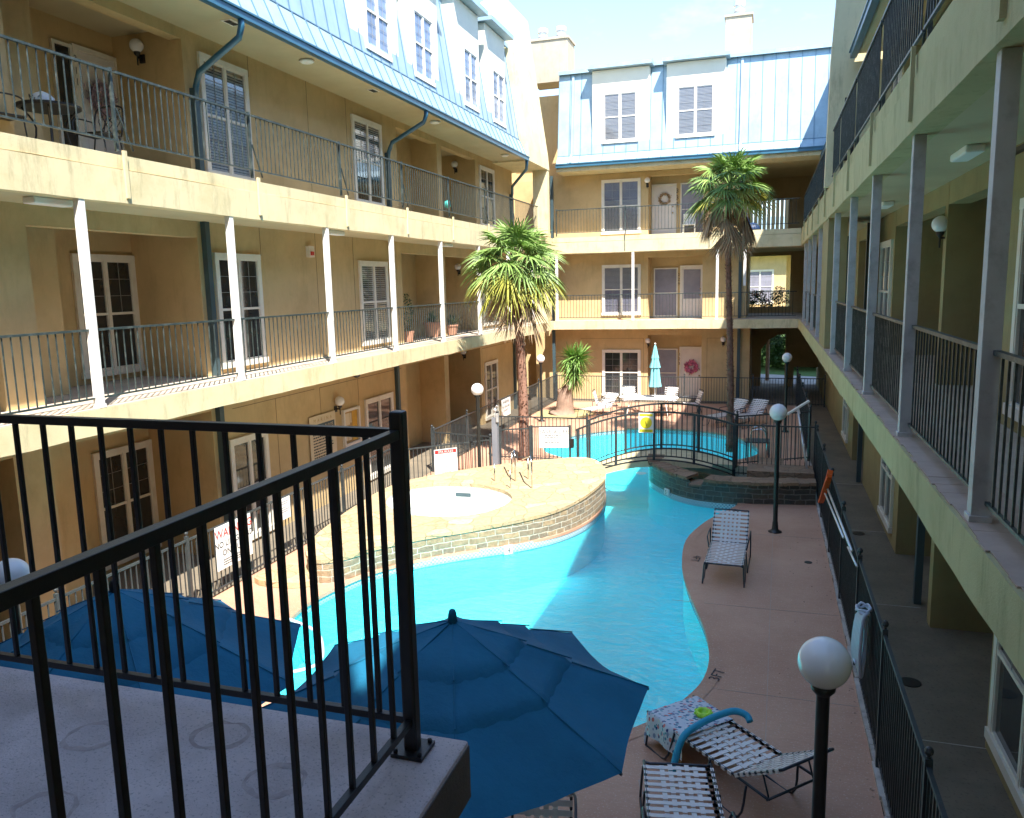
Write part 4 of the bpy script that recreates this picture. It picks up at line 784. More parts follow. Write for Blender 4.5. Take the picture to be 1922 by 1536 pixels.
t, o, r, u, nn = sign('rules_sign', 'white spa rules sign with a red header strip', (-7.66, 17.58, .30), (.727, .687, 0), .60, .68)
panel(o, r, u, nn, .02, .58, .57, .66, 'header', 'red', t); b = MB(); text(b, 'SPA RULES', o+r*.3+u*.585, r, u, .085, off=.005); b.build('lettering', M['sign'], t)
b = MB(); lines(b, o, r, u, nn, .06, .54, [.5-.045*i for i in range(10)], .014); b.build('lettering', mat('faint_print', (.15, .15, .17), .6), t)
t, o, r, u, nn = sign('safety_sign', 'white board reading save a life on the gate', (-5.50, 19.395, .76), (dd.x, dd.y, 0), .75, .53)
b = MB(); text(b, 'SAVE A LIFE', o+r*.375+u*.37, r, u, .145); b.build('lettering', mat('grey_print', (.05, .05, .07), .6), t)
b = MB(); lines(b, o, r, u, nn, .14, .62, (.31, .25, .19, .13), .026); b.build('lettering', mat('pale_print', (.16, .16, .17), .6), t)
t, o, r, u, nn = sign('round_dial_sign', 'white and yellow safety sign with a round dial, on the footbridge rail', (-2.98, 19.62, 1.20), (1, 0, 0), .37, .50)
panel(o, r, u, nn, .02, .35, .42, .48, 'band', 'yellow', t); panel(o, r, u, nn, .02, .35, .02, .09, 'band', 'yellow', t)
b = MB(); c = o+r*.185+u*.255; b.add([c+nn*.003+(r*math.cos(2*PI*k/28)+u*math.sin(2*PI*k/28))*.145 for k in range(28)], [tuple(range(28))]); b.build('dial', M['yellow'], t, recalc=False)
b = MB(); b.bar(c+nn*.006+u*.07-r*.03, c+nn*.006-u*.08+r*.02, .018, .004); text(b, 'IN EMERGENCY', o+r*.185+u*.43, r, u, .038); text(b, 'CALL FOR HELP', o+r*.185+u*.04, r, u, .036); b.build('lettering', M['ink'], t)
t, o, r, u, nn = sign('pool_rules_board', 'tall ivory rules board on the left ground floor wall, under the wall lamp', (-9.56, 15.15, .90), (0, 1, 0), 1.12, 1.22, 'ivory')
panel(o, r, u, nn, .14, 1.06, .86, 1.02, 'header', 'pipe', t); b = MB(); text(b, 'POOL RULES', o+r*.62+u*.885, r, u, .135, off=.006); b.build('lettering', M['ivory'], t)
b = MB(); text(b, 'M  A  R  I  N  A', o+r*.56+u*1.07, r, u, .12); b.build('lettering', M['cork'], t)
b = MB(); lines(b, o, r, u, nn, .12, 1.02, [.78-.065*i for i in range(9)], .028); b.build('lettering', M['ink'], t)
nb_ = thing('notice_case', 'framed notice case with papers between the rules board and a window', 'notice board', (-9.55, 17.0, 1.1))
b = MB(); F_ = FL
b.fb(FL, 16.62, 17.42, -1.1, -1.03, 1.16, 1.22); b.fb(FL, 16.62, 17.42, -1.1, -1.03, 2.0, 2.06); b.fb(FL, 16.62, 16.68, -1.1, -1.03, 1.22, 2.0); b.fb(FL, 17.36, 17.42, -1.1, -1.03, 1.22, 2.0); b.build('case_frame', M['trim'], nb_)
b = MB(); b.fb(FL, 16.68, 17.36, -1.1, -1.085, 1.22, 2.0); b.build('cork', M['cork'], nb_)
for a, c, z0, z1 in ((16.72, 16.98, 1.66, 1.95), (16.72, 16.85, 1.28, 1.6), (16.87, 17.02, 1.28, 1.62), (17.0, 17.06, 1.7, 1.94)): MB().fb(FL, a, c, -1.084, -1.082, z0, z1).build('paper', M['ivory'], nb_)
MB().fb(FL, 17.1, 17.33, -1.084, -1.082, 1.25, 1.97).build('paper', mat('amber_sheet', (.75, .42, .05), .6), nb_)
# door numbers
def number(s, o, r, size, label, parentcat='door number'):
    b = MB()
    for i, ch in enumerate(s): text(b, ch, Vector(o)-Vector((0, 0, size*1.15*i)), r, (0, 0, 1), size, off=.004)
    x = b.build('door_number', M['ink']); tag(x, label, parentcat)
number('311', (-10.99, 11.09, 8.72), (0, 1, 0), .16, 'black number 311 on the frame beside the upper left door with the lilac wreath')
number('333', (-3.64, 34.44, 8.55), (1, 0, 0), .24, 'black number 333 beside the top floor door of the far wing'); number('229', (-3.55, 34.44, 5.15), (1, 0, 0), .17, 'black number 229 beside the middle floor door of the far wing'); number('123', (-3.5, 34.44, 1.8), (1, 0, 0), .17, 'black number 123 beside the ground floor door of the far wing')
# deck depth markers
for s, x, y, a, lb in (('3FT', -.42, 9.68, -1.25, 'black 3FT depth mark painted on the deck near the pool curve'), ('4FT', -1.16, 14.0, 2.0, 'dark blue 4FT depth mark left of the single lounger'), ('5FT', -.48, 17.3, -.5, 'dark 5FT depth mark near the waterfall wall')):
    b = MB(); text(b, s, (x, y, .008), (math.cos(a+2.6), math.sin(a+2.6), 0), (-math.sin(a+2.6), math.cos(a+2.6), 0), .2); x_ = b.build('depth_mark', M['ink']); tag(x_, lb, 'depth mark')
# drains
for i, (x, y, r_, lb) in enumerate(((.8, 14.27, .05, 'small dark drain in the pink deck right of the single lounger'), (1.78, 10.12, .11, 'round dark drain in the right walkway, the nearer of two'), (1.8, 16.2, .10, 'round dark drain in the right walkway, the farther of two'))):
    x_ = MB().lathe((x, y, .0), [(r_+.015, .002), (r_+.015, .008), (r_, .009), (r_*.5, .0085)], 20).build('floor_drain', M['dark']); tag(x_, lb, 'drain')
for x, y, s in ((1.15, 9.9, .03), (.5, 11.4, .02), (-.2, 15.3, .02), (1.6, 7.3, .04), (.6, 7.0, .015)): pass

# ------------------------------------------------------------------ lamps
def lamp(x, y, h, label, r=.165):
    t = thing('lamp_post', label, 'lamp', (x, y, 0), 'globe lamps around the pool')
    MB().lathe((x, y, 0), [(.13, 0), (.13, .015), (.085, .035), (.062, .06), (.052, .2), (.045, .22), (.042, h-r-.06), (.05, h-r-.05), (.075, h-r-.02), (.08, h-r+.02)], 16).build('pole', M['blackpost'], t, smooth=True)
    MB().sphere((x, y, h), r, 28, 18).build('globe', M['globe'], t, smooth=True); return t
lamp(.41, 5.2, 2.45, 'white globe lamp on a black pole in the right foreground, largest of the lamps')
lamp(.26, 15.95, 2.38, 'globe lamp on a black pole in front of the waterfall wall')
lamp(.66, 27.0, 2.42, 'distant globe lamp at the right, in front of the dark passage', .155)
lamp(-6.55, 17.75, 2.47, 'sunlit globe lamp on a slim pole behind the spa rules sign', .15)
lamp(-7.72, 27.6, 2.28, 'sunlit globe lamp between the palm trunk and the yucca', .15)
lamp(-6.35, 5.1, 2.45, 'white globe lamp at the left edge, behind the black railing bars', .16)
def sconce(F, u, n, z, label, up_=True):
    t = thing('wall_lamp', label, 'wall lamp', fp(F, u, n, z), 'globe wall lamps')
    b = MB(); b.fb(F, u-.05, u+.05, n, n+.03, z-.26, z-.12); b.fb(F, u-.015, u+.015, n+.03, n+.13, z-.2, z-.17); b.lathe(fp(F, u, n+.13, z-.32), [(.012, 0), (.014, .14), (.05, .18), (.055, .22)], 12); b.build('bracket', M['dark'], t)
    MB().sphere(fp(F, u, n+.13, z), .115, 20, 12).build('globe', M['globe'], t, smooth=True)
sconce(FL, 16.35, -1.1, 2.33, 'globe wall lamp on the ground floor wall above the ivory rules board')
F12 = ((0, 12.0, 0), (1, 0, 0), (0, -1, 0)); F26 = ((0, 26.45, 0), (1, 0, 0), (0, -1, 0))
sconce(F12, -10.42, 0, 9.12, 'globe wall lamp beside the upper left door with the lilac wreath'); sconce(F26, -10.3, 0, 5.6, 'globe wall lamp in the dark middle floor recess above the potted plants'); sconce(F26, -10.3, 0, 9.05, 'globe wall lamp in the far top floor recess of the left wing'); sconce(F26, -10.2, 0, 2.65, 'globe wall lamp in the far ground floor recess of the left wing')
sconce(FB, -1.66, -1.1, 2.56, 'globe wall lamp on the far ground floor wall right of the folded teal umbrella'); sconce(FB, -4.75, -1.1, 9.0, 'globe wall lamp left of the top floor door 333'); sconce(FB, -4.72, -1.2, 2.50, 'globe wall lamp above the folded teal umbrella'); sconce(FL, 31.2, -1.1, 2.55, 'globe wall lamp in the back left ground floor corner'); sconce(FR, 12.42, -1.2, 5.60, 'globe wall lamp on the shaded right middle balcony')
t = thing('security_camera', 'small dome security camera under the lower left balcony', 'camera', (-9.0, 16.5, 3.0)); MB().lathe((-9.1, 16.55, 2.95), [(.13, .1), (.13, .03), (.11, 0)], 16).build('housing', M['trim'], t); MB().sphere((-9.1, 16.55, 2.95), .095, 16, 10).build('dome', M['glasspane'], t, smooth=True)
t = thing('alarm_light', 'small white and red alarm strobe high on the middle left wall', 'alarm', (-9.58, 15.6, 5.75)); MB().fb(FL, 15.5, 15.72, -1.1, -1.02, 5.62, 5.86).build('housing', M['trim'], t); MB().fb(FL, 15.56, 15.66, -1.02, -.99, 5.66, 5.74).build('lens', M['red'], t)
# ------------------------------------------------------------------ umbrellas
def umbrella(label, c, apex, zr, R, a0, finial, seed):
    t = thing('patio_umbrella', label, 'umbrella', (c[0], c[1], 0), 'large blue patio umbrellas'); rr = random.Random(seed)
    def tier(r0, r1, lift, ruffle, name, drop):
        vs = []; fs = []; NR = 9; NA = 10; n = 8*NA
        for i in range(NR+1):
            r = r0+(r1-r0)*i/NR
            for k in range(n):
                f = (k % NA)/NA; s = math.sin(PI*f); a = a0+2*PI*k/n
                ch = math.cos(PI/8)/math.cos((f-.5)*PI/4)            # straight edge between ribs
                rad = r*(ch*(1-.03*s*(r/R)))
                z = apex-(apex-zr)*((r/R)**1.08)-.055*s*(r/R)**1.5+lift
                if i >= NR-1 and ruffle: z += ruffle*math.sin(f*PI*7+rr.random()*.8)*(1 if i == NR else .4)-(drop if i == NR else 0)
                z += .012*mnoise.noise(Vector((rad*math.cos(a)*5, rad*math.sin(a)*5, seed)))
                vs.append((c[0]+rad*math.cos(a), c[1]+rad*math.sin(a), z))
        for i in range(NR):
            for k in range(n): fs.append((i*n+k, i*n+(k+1) % n, (i+1)*n+(k+1) % n, (i+1)*n+k))
        b = MB(); b.add(vs, fs); o = b.build(name, M['umb'], t, smooth=False)
        for p in o.data.polygons: p.use_smooth = True
        for e in o.data.edges: pass
        return o
    can = tier(.50*R, R, 0, 0, 'canopy', 0); tier(.26*R, .60*R, .028, .007, 'vent_tier', .034); tier(.012, .37*R, .052, .007, 'top_tier', .03)
    b = MB()
    for k in range(8):
        a = a0+2*PI*k/8; P = lambda r, l: (c[0]+r*math.cos(a), c[1]+r*math.sin(a), apex-(apex-zr)*((r/R)**1.08)+l)
        b.tube([P(.015, .055), P(.37*R, .055)], .005, 5); b.tube([P(.37*R, .032), P(.60*R, .032)], .005, 5); b.tube([P(.6*R, .004), P(R, .004)], .005, 5)
    b.build('seams', M['umb'], can)
    b = MB()
    for k in range(8):
        a = a0+2*PI*k/8; b.tube([(c[0], c[1], apex-.06), (c[0]+R*math.cos(a), c[1]+R*math.sin(a), zr-.012)], .009, 6)
    b.build('ribs', M['pipe'], t)
    b = MB(); b.tube([(c[0], c[1], .02), (c[0], c[1], apex+.05)], .019, 10); b.lathe((c[0], c[1], 0), [(.26, 0), (.26, .05), (.06, .08), (.03, .3)], 20); b.build('pole', M['pipe'], t, smooth=False)
    MB().lathe((c[0], c[1], apex+.05), [(.034, -.02), (.03, .05), (.022, .08), (.005, .09)], 12).build('finial', M[finial], t, smooth=True)
umbrella('big blue canvas umbrella in the centre foreground, tiered, just right of the railing post', (-1.99, 4.77), 2.60, 2.08, 1.36, math.radians(22), 'umb', 3)
umbrella('second big blue umbrella seen through the railing bars at the left', (-4.62, 4.52), 2.66, 2.06, 1.40, math.radians(52), 'dark', 5)
t = thing('folded_umbrella', 'folded teal umbrella standing in the white table by the far windows', 'umbrella', (-3.85, 29.3, 0))
b = MB(); n = 16
def foldtier(b, prof):
    vs = []; fs = []
    for i, (r, z) in enumerate(prof):
        for k in range(32): a = 2*PI*k/32; q = r*(1+.22*math.cos(8*a)); vs.append((-3.85+q*math.cos(a), 29.3+q*math.sin(a), z))
    for i in range(len(prof)-1): fs += [(i*32+k, i*32+(k+1) % 32, (i+1)*32+(k+1) % 32, (i+1)*32+k) for k in range(32)]
    b.add(vs, fs)
foldtier(b, [(.20, 1.12), (.17, 1.3), (.13, 1.75), (.10, 1.95)]); foldtier(b, [(.17, 1.82), (.15, 1.9), (.09, 2.2)]); foldtier(b, [(.12, 2.16), (.09, 2.3), (.04, 2.58), (.01, 2.66)])
b.build('canopy', M['umblight'], t); MB().tube([(-3.85, 29.3, 0), (-3.85, 29.3, 1.3)], .02, 8).build('pole', M['alu'], t); MB().sphere((-3.85, 29.3, 2.69), .035, 10, 8).build('finial', M['white'], t)

# ------------------------------------------------------------------ strap loungers and chairs
def strapsheet(b, p0, ex, ey, w, l, nx, ny, wx, wy, th=.004):
    """woven vinyl straps in the plane p0 + ex*x + ey*y"""
    p0 = Vector(p0); ex = Vector(ex).normalized(); ey = Vector(ey).normalized(); nz = ex.cross(ey)
    for j in range(ny):
        y = (j+.5)*l/ny
        k = 10
        for i in range(k):
            x0, x1 = -w/2+w*i/k, -w/2+w*(i+1)/k; s0 = .004; P = lambda x, yy, zz: p0+ex*x+ey*yy+nz*zz
            b.hexa([P(x0, y-wy/2, s0), P(x1, y-wy/2, s0), P(x1, y+wy/2, s0), P(x0, y+wy/2, s0), P(x0, y-wy/2, s0+th), P(x1, y-wy/2, s0+th), P(x1, y+wy/2, s0+th), P(x0, y+wy/2, s0+th)]) if i == 0 else None
        b.hexa([P(-w/2, y-wy/2, s0), P(w/2, y-wy/2, s0), P(w/2, y+wy/2, s0), P(-w/2, y+wy/2, s0), P(-w/2, y-wy/2, s0+th), P(w/2, y-wy/2, s0+th), P(w/2, y+wy/2, s0+th), P(-w/2, y+wy/2, s0+th)])
        for sx in (-1, 1):                                            # wrap round the tube
            b.hexa([P(sx*w/2-.016, y-wy/2, -.022), P(sx*w/2+.016, y-wy/2, -.022), P(sx*w/2+.016, y+wy/2, -.022), P(sx*w/2-.016, y+wy/2, -.022), P(sx*w/2-.016, y-wy/2, .012), P(sx*w/2+.016, y-wy/2, .012), P(sx*w/2+.016, y+wy/2, .012), P(sx*w/2-.016, y+wy/2, .012)])
    inner = w*.62
    for i in range(nx):
        x = -inner/2+inner*(i+.5)/nx; m_ = ny
        for j in range(m_):
            y0, y1 = l*j/m_, l*(j+1)/m_; za = .010 if (i+j) % 2 else -.003
            P = lambda xx, yy, zz: p0+ex*xx+ey*yy+nz*zz
            b.hexa([P(x-wx/2, y0, za), P(x+wx/2, y0, za), P(x+wx/2, y1, za), P(x-wx/2, y1, za), P(x-wx/2, y0, za+th), P(x+wx/2, y0, za+th), P(x+wx/2, y1, za+th), P(x-wx/2, y1, za+th)])
def make_lounger(label, ang, arms=True, low=False):
    t = thing('pool_lounger', label, 'lounger', (0, 0, 0), 'white strap loungers on the deck'); W = .62; Z = .37; S = 1.22; B = .68; fr = M['frame']
    a = math.radians(ang); by = Vector((0, math.cos(a), math.sin(a))); h = Vector((0, S+.03, Z))
    b = MB(); b.tube(smooth_path([(-W/2, S+.45, Z), (-W/2, S, Z), (-W/2, .06, Z), (-W/2+.05, 0, Z), (W/2-.05, 0, Z), (W/2, .06, Z), (W/2, S, Z), (W/2, S+.45, Z)], 3), .0135, 8); b.tube([(-W/2, S+.45, Z), (W/2, S+.45, Z)], .012, 8); b.build('seat_frame', fr, t, smooth=True)
    b = MB(); strapsheet(b, (0, .02, Z), (1, 0, 0), (0, 1, 0), W, S, 5, 14, .042, .046); b.build('seat_straps', M['strap'], t)
    b = MB(); P = lambda x, y: h+by*y+Vector((x, 0, 0)); b.tube(smooth_path([P(-W/2, 0), P(-W/2, B-.06), P(-W/2+.06, B), P(W/2-.06, B), P(W/2, B-.06), P(W/2, 0)], 3), .0135, 8); b.tube([P(-W/2, 0), P(W/2, 0)], .012, 8)
    b.build('back_frame', fr, t, smooth=True)
    b = MB(); strapsheet(b, h, (1, 0, 0), by, W, B-.02, 5, 8, .042, .046); b.build('back_straps', M['strap'], t)
    b = MB()
    for s in (-1, 1): b.tube([P(s*(W/2-.03), B*.55), (s*(W/2-.03), S+.43, Z-.02)], .009, 6)
    b.tube([(-W/2, S+.43, Z-.02), (W/2, S+.43, Z-.02)], .009, 6); b.build('back_brace', fr, t, smooth=True)
    for s in (-1, 1):
        b = MB(); x = s*(W/2+.02)
        b.tube(smooth_path([(x-s*.01, .05, Z), (x, .03, Z-.05), (x+s*.02, -.02, .012), (x+s*.02, .02, .006), (x+s*.02, .30, .02), (x, .42, Z-.01)], 4), .012, 8); b.build('leg', fr, t, smooth=True)
        b = MB()
        if arms: b.tube(smooth_path([(x, .78, Z), (x+s*.03, .72, .02), (x+s*.03, .80, .008), (x+s*.03, 1.45, .008), (x+s*.04, 1.52, .06), (x+s*.04, 1.48, .50), (x+s*.04, 1.40, .56), (x+s*.04, .98, .56), (x+s*.03, .90, .52), (x, .86, Z)], 4), .013, 8)
        else: b.tube(smooth_path([(x, .95, Z), (x+s*.02, .92, .02), (x+s*.02, 1.0, .006), (x+s*.02, 1.35, .02), (x, 1.42, Z-.01)], 4), .012, 8)
        b.build('armrest' if arms else 'leg', fr, t, smooth=True)
    return t
L1 = make_lounger('single white strap lounger by the pool edge, back raised, in front of the waterfall', 47); L1.location = (-.57, 12.83, 0); L1.rotation_euler = (0, 0, math.radians(-2)); L1.scale = (.94, .94, .94)
L2 = make_lounger('white strap lounger draped with a printed towel, holding the blue noodle and a lime toy', 33, arms=False); L2.location = (-.86, 8.16, 0); L2.rotation_euler = (0, 0, math.radians(-134.3))
L3 = make_lounger('white strap lounger at the bottom edge, pointing toward the viewer', 40); L3.location = (-.70, 7.08, 0); L3.rotation_euler = (0, 0, math.radians(-169))
dup(L1, (-1.75, 27.5, 0), math.radians(-38), 'far white strap lounger partly behind the right palm trunk'); dup(L1, (-.95, 27.4, 0), math.radians(-32), 'far white strap lounger just right of the right palm trunk')
dup(L1, (-6.3, 28.3, 0), math.radians(-30), 'sunlit white strap lounger beside the yucca'); 
def make_chair(label, m='frame'):
    t = thing('strap_chair', label, 'chair', (0, 0, 0), 'white strap chairs'); W = .5; Z = .42; fr = M[m]
    b = MB(); strapsheet(b, (0, 0, Z), (1, 0, 0), (0, 1, -.05), W, .48, 4, 6, .046, .05); b.build('seat_straps', M['strap'], t)
    by = Vector((0, .30, 1)).normalized(); b = MB(); strapsheet(b, (0, .5, Z), (1, 0, 0), by, W, .48, 4, 6, .046, .05); b.build('back_straps', M['strap'], t)
    b = MB(); b.tube(smooth_path([(-W/2, .5, Z), (-W/2, .64, Z+.45), (-W/2+.06, .655, Z+.5), (W/2-.06, .655, Z+.5), (W/2, .64, Z+.45), (W/2, .5, Z)], 4), .013, 8); b.tube([(-W/2, 0, Z), (W/2, 0, Z)], .012, 6); b.tube([(-W/2, .48, Z-.02), (W/2, .48, Z-.02)], .012, 6)
    b.build('frame', fr, t, smooth=True)
    for s in (-1, 1): MB().tube(smooth_path([(s*W/2, .55, Z+.2), (s*(W/2+.04), .45, Z+.23), (s*(W/2+.05), .05, Z+.22), (s*(W/2+.04), 0, Z+.16), (s*(W/2+.03), -.02, .03), (s*(W/2+.03), .05, .012), (s*(W/2+.03), .55, .012), (s*(W/2+.02), .60, .05), (s*W/2, .5, Z)], 3), .012, 8).build('armrest', fr, t, smooth=True)
    return t
C1 = make_chair('white strap chair under the central blue umbrella, seen from behind'); C1.location = (-1.62, 5.45, 0); C1.rotation_euler = (0, 0, math.radians(12))
for x, y, a, lb in ((-5.55, 29.6, 95, 'white strap chair left of the white table'), (-4.9, 30.4, 20, 'white strap chair behind the left side of the white table'), (-3.6, 30.5, -15, 'white strap chair behind the white table under the folded umbrella'), (-2.85, 29.9, -70, 'white strap chair at the right end of the white table')): dup(C1, (x, y, 0), math.radians(a), lb)
t = thing('patio_table', 'white oval patio table holding the folded teal umbrella', 'table', (-4.1, 29.4, 0))
b = MB(); b.add([(-4.1+1.1*math.cos(2*PI*k/32), 29.4+.55*math.sin(2*PI*k/32), z) for z in (.68, .71) for k in range(32)], [tuple(range(32))[::-1], tuple(range(32, 64))]+[(k, (k+1) % 32, 32+(k+1) % 32, 32+k) for k in range(32)]); b.build('tabletop', M['white'], t)
for x in (-.7, .7):
    for y in (-.3, .3): MB().tube([(-4.1+x*.9, 29.4+y, .68), (-4.1+x*1.1, 29.4+y*1.2, 0)], .016, 8).build('leg', M['white'], t)
t = thing('patio_table', 'white round table under the central blue umbrella, at the bottom edge', 'table', (-2.03, 4.80, 0))
MB().lathe((-2.03, 4.80, 0), [(.62, .695), (.64, .71), (.62, .725), (.03, .726)], 40).build('tabletop', M['white'], t); 
for k in range(4): a = PI/4+PI/2*k; MB().tube([(-2.03+.45*math.cos(a), 4.80+.45*math.sin(a), .695), (-2.03+.52*math.cos(a), 4.80+.52*math.sin(a), 0)], .015, 8).build('leg', M['frame'], t)
# towel on the lounger foot end
t = thing('beach_towel', 'pale beach towel printed with small nautical figures over the lounger end', 'towel', (-.7, 8.0, .38))
ax = Vector((.716, -.698, 0)); px = Vector((.698, .716, 0)); o0 = Vector((-.86, 8.16, 0)); b = MB(); NX, NY = 26, 18; vs = []
for i in range(NX+1):
    for j in range(NY+1):
        s = -.47+.94*i/NX; l = -.36+.92*j/NY
        z = .395; x = s; y = l
        if abs(s) > .335: e = abs(s)-.335; x = math.copysign(.335+e*.10, s); z -= e*1.9
        if l < -.02: e = -.02-l; y = -.02-e*.12; z -= e*.98
        x += .012*math.sin(l*22+s*5)*(1 if abs(s) > .335 else .1); y += .012*math.sin(s*24)*(1 if l < -.02 else .1); z = max(.012, z+.004*mnoise.noise(Vector((s*9, l*9, 0))))
        q = o0+px*x+ax*y; vs.append((q.x, q.y, z))
b.add(vs, [(i*(NY+1)+j, (i+1)*(NY+1)+j, (i+1)*(NY+1)+j+1, i*(NY+1)+j+1) for i in range(NX) for j in range(NY)]); b.build('cloth', M['towel'], t, smooth=True)
MB().tube(smooth_path([(-.78, 7.30, .12), (-.70, 7.48, .40), (-.56, 7.66, .47), (-.38, 7.84, .50), (-.22, 7.94, .52), (-.10, 7.93, .50), (-.06, 7.88, .46)], 5), .035, 14).build('pool_noodle', M['foam'], smooth=True)
tag(bpy.data.objects['pool_noodle'], 'curved blue foam noodle lying over the towel covered lounger', 'pool noodle')
b = MB(); b.lathe((-.53, 8.0, .405), [(.085, 0), (.09, .02), (.075, .04), (.05, .035), (.045, .01)], 20)
for k in range(9): a = 2*PI*k/9; b.sphere((-.53+.085*math.cos(a), 8.0+.085*math.sin(a), .425), .018, 8, 6)
o = b.build('toy_ring', M['lime'], smooth=True); tag(o, 'small lime green plastic ring toy on the towel', 'toy')

# ------------------------------------------------------------------ pool gear
t = thing('rescue_pole', 'aluminium rescue poles with an orange hook, resting along the right fence top', 'pole', (1.12, 12.5, 1.4))
b = MB(); b.tube([(1.10, 14.9, 1.22), (1.11, 10.6, 1.46)], .018, 8); b.tube([(1.06, 14.7, 1.15), (1.08, 11.4, 1.38)], .016, 8); b.tube([(1.08, 10.8, 1.44), (1.10, 9.9, 1.50)], .013, 8); b.build('poles', M['alu'], t, smooth=True)
b = MB(); pts = smooth_path([(1.02, 15.1, .88), (1.04, 14.95, 1.0), (1.06, 14.75, 1.2), (1.09, 14.5, 1.45), (1.12, 14.5, 1.62)], 4)
for a, c in zip(pts[:-1], pts[1:]): b.bar(a, c, .09, .045)
b.build('hook', M['orange'], t)
t = thing('coiled_hose', 'bundle of pale pool hose hanging from the right fence', 'hose', (1.12, 8.95, 1.0))
b = MB()
for k in range(6):
    o1 = k*.028; b.tube(smooth_path([(1.12, 8.84+o1, 1.36-.01*k), (1.06-.008*k, 8.80+o1, 1.28), (1.04-.01*k, 8.80+o1, .85), (1.07, 8.84+o1, .62+.02*k), (1.10, 8.90+o1, .84), (1.11, 8.93+o1, 1.25)], 4), .022, 8)
b.build('hose_loops', M['hose'], t, smooth=True)
b = MB(); pts = [(1.08+.075*math.cos(.9*k), 8.93+.11*math.sin(.9*k), 1.36+.03*math.sin(2.3*k)) for k in range(14)]; b.tube(smooth_path(pts, 3), .014, 6); b.tube([(1.0+.0, 8.78, .80), (1.0, 9.06, .78)], .012, 6); b.build('knot', M['hose'], t, smooth=True)
t = thing('pool_brush', 'pale pool brush with a long pole leaning against the right fence', 'brush', (1.0, 19.8, 0))
MB().tube([(1.02, 19.3, .3), (.76, 20.0, 1.86)], .024, 8).build('pole', M['alu'], t, smooth=True); b = MB(); b.bar((.52, 19.95, 1.70), (1.02, 20.05, 2.03), .09, .05); b.bar((.76, 20.0, 1.86), (.80, 19.95, 1.72), .05, .05); b.build('brush_head', M['trim'], t, bevel=.01)
b = MB(); b.tube(smooth_path([(-6.75, 9.75, .05), (-6.2, 9.65, -.05), (-5.85, 9.25, -.09), (-5.68, 8.85, -.10), (-5.85, 8.55, -.09), (-6.1, 8.35, -.05), (-6.5, 8.1, .04), (-6.9, 7.9, .03)], 5), .025, 8)
o = b.build('vacuum_hose', M['hose'], smooth=True); tag(o, 'pale pool vacuum hose curling into the water behind the railing bars', 'hose')
t = thing('pool_ladder', 'steel grab rails of the ladder at the far right of the back pool', 'ladder', (-.4, 23.6, 0))
for y in (23.2, 23.7): MB().tube(smooth_path([(-.35, y, -.4), (-.35, y, .55), (-.2, y, .72), (.05, y, .66), (.12, y, .02)], 4), .02, 8).build('rail', M['steel'], t, smooth=True)
t = thing('side_table', 'low dark metal side table on the deck behind the footbridge rail', 'table', (.0, 22.6, 0)); b = MB()
for x0, y0 in ((-.45, 22.4), (.15, 22.4), (-.45, 22.9), (.15, 22.9)): b.bar((x0, y0, 0), (x0, y0, .5), .03, .03)
b.build('legs', M['frame'], t); MB().box(-.48, .18, 22.37, 22.93, .5, .53).build('tabletop', M['frame'], t)

# ------------------------------------------------------------------ upper balcony furniture
t = thing('bistro_table', 'small round black iron table on the upper left balcony', 'table', (-9.45, 9.0, 6.78)); x, y, z = -9.45, 9.0, 6.78
MB().lathe((x, y, z), [(.38, .66), (.40, .67), (.40, .70), (.02, .70)], 28).build('tabletop', M['iron'], t)
for k in range(4):
    a = PI/4+k*PI/2; MB().tube(smooth_path([(x+.33*math.cos(a), y+.33*math.sin(a), z+.66), (x+.18*math.cos(a), y+.18*math.sin(a), z+.4), (x+.28*math.cos(a), y+.28*math.sin(a), z)], 4), .014, 6).build('leg', M['iron'], t, smooth=True)
def iron_chair(label, loc, rz):
    t = thing('bistro_chair', label, 'chair', (0, 0, 0), 'black iron bistro chairs'); b = MB(); b.box(-.22, .22, -.02, .42, .42, .445); b.build('seat', M['iron'], t, bevel=.01)
    b = MB(); b.tube(smooth_path([(-.22, .42, .43), (-.23, .50, .80), (-.12, .54, .90), (.12, .54, .90), (.23, .50, .80), (.22, .42, .43)], 4), .013, 6)
    for s in (-1, 1):
        for k in range(3): b.tube(smooth_path([(s*(.18-.12*k), .44, .48), (s*(.02-.1*k), .49, .68), (s*(-.16+.0*k), .53, .86-.05*k)], 3), .007, 5)
    b.build('back', M['iron'], t, smooth=True)
    for s in (-1, 1): MB().tube(smooth_path([(s*.23, .47, .66), (s*.26, .2, .67), (s*.27, .04, .62), (s*.24, .0, .43)], 4), .011, 6).build('armrest', M['iron'], t, smooth=True)
    for sx in (-1, 1):
        for yy in (.02, .40): MB().tube(smooth_path([(sx*.2, yy, .43), (sx*.23, yy, .2), (sx*.20, yy+(.05 if yy > .2 else -.05), 0)], 3), .011, 6).build('leg', M['iron'], t, smooth=True)
    t.location = loc; t.rotation_euler = (0, 0, rz); return t
ic = iron_chair('black iron chair right of the upper balcony table', (-9.35, 9.55, 6.78), math.radians(8)); dup(ic, (-9.45, 8.45, 6.78), math.radians(170), 'black iron chair left of the upper balcony table, at the photo edge')
t = thing('table_ornament', 'white ornament with a black leaf pattern on the iron table', 'ornament', (-9.45, 9.0, 7.48))
MB().lathe((-9.5, 8.95, 7.48), [(.13, 0), (.15, .03), (.15, .10), (.10, .15), (.02, .19)], 18).build('ornament', M['white'], t, smooth=True); b = MB()
for k in range(26): a = rnd.uniform(0, 2*PI); zz = rnd.uniform(.02, .10); b.bar((-9.5+.152*math.cos(a), 8.95+.152*math.sin(a), 7.48+zz), (-9.5+.152*math.cos(a+.12), 8.95+.152*math.sin(a+.12), 7.50+zz+rnd.uniform(-.02, .03)), .014, .003)
b.build('leaf_pattern', M['ink'], t)
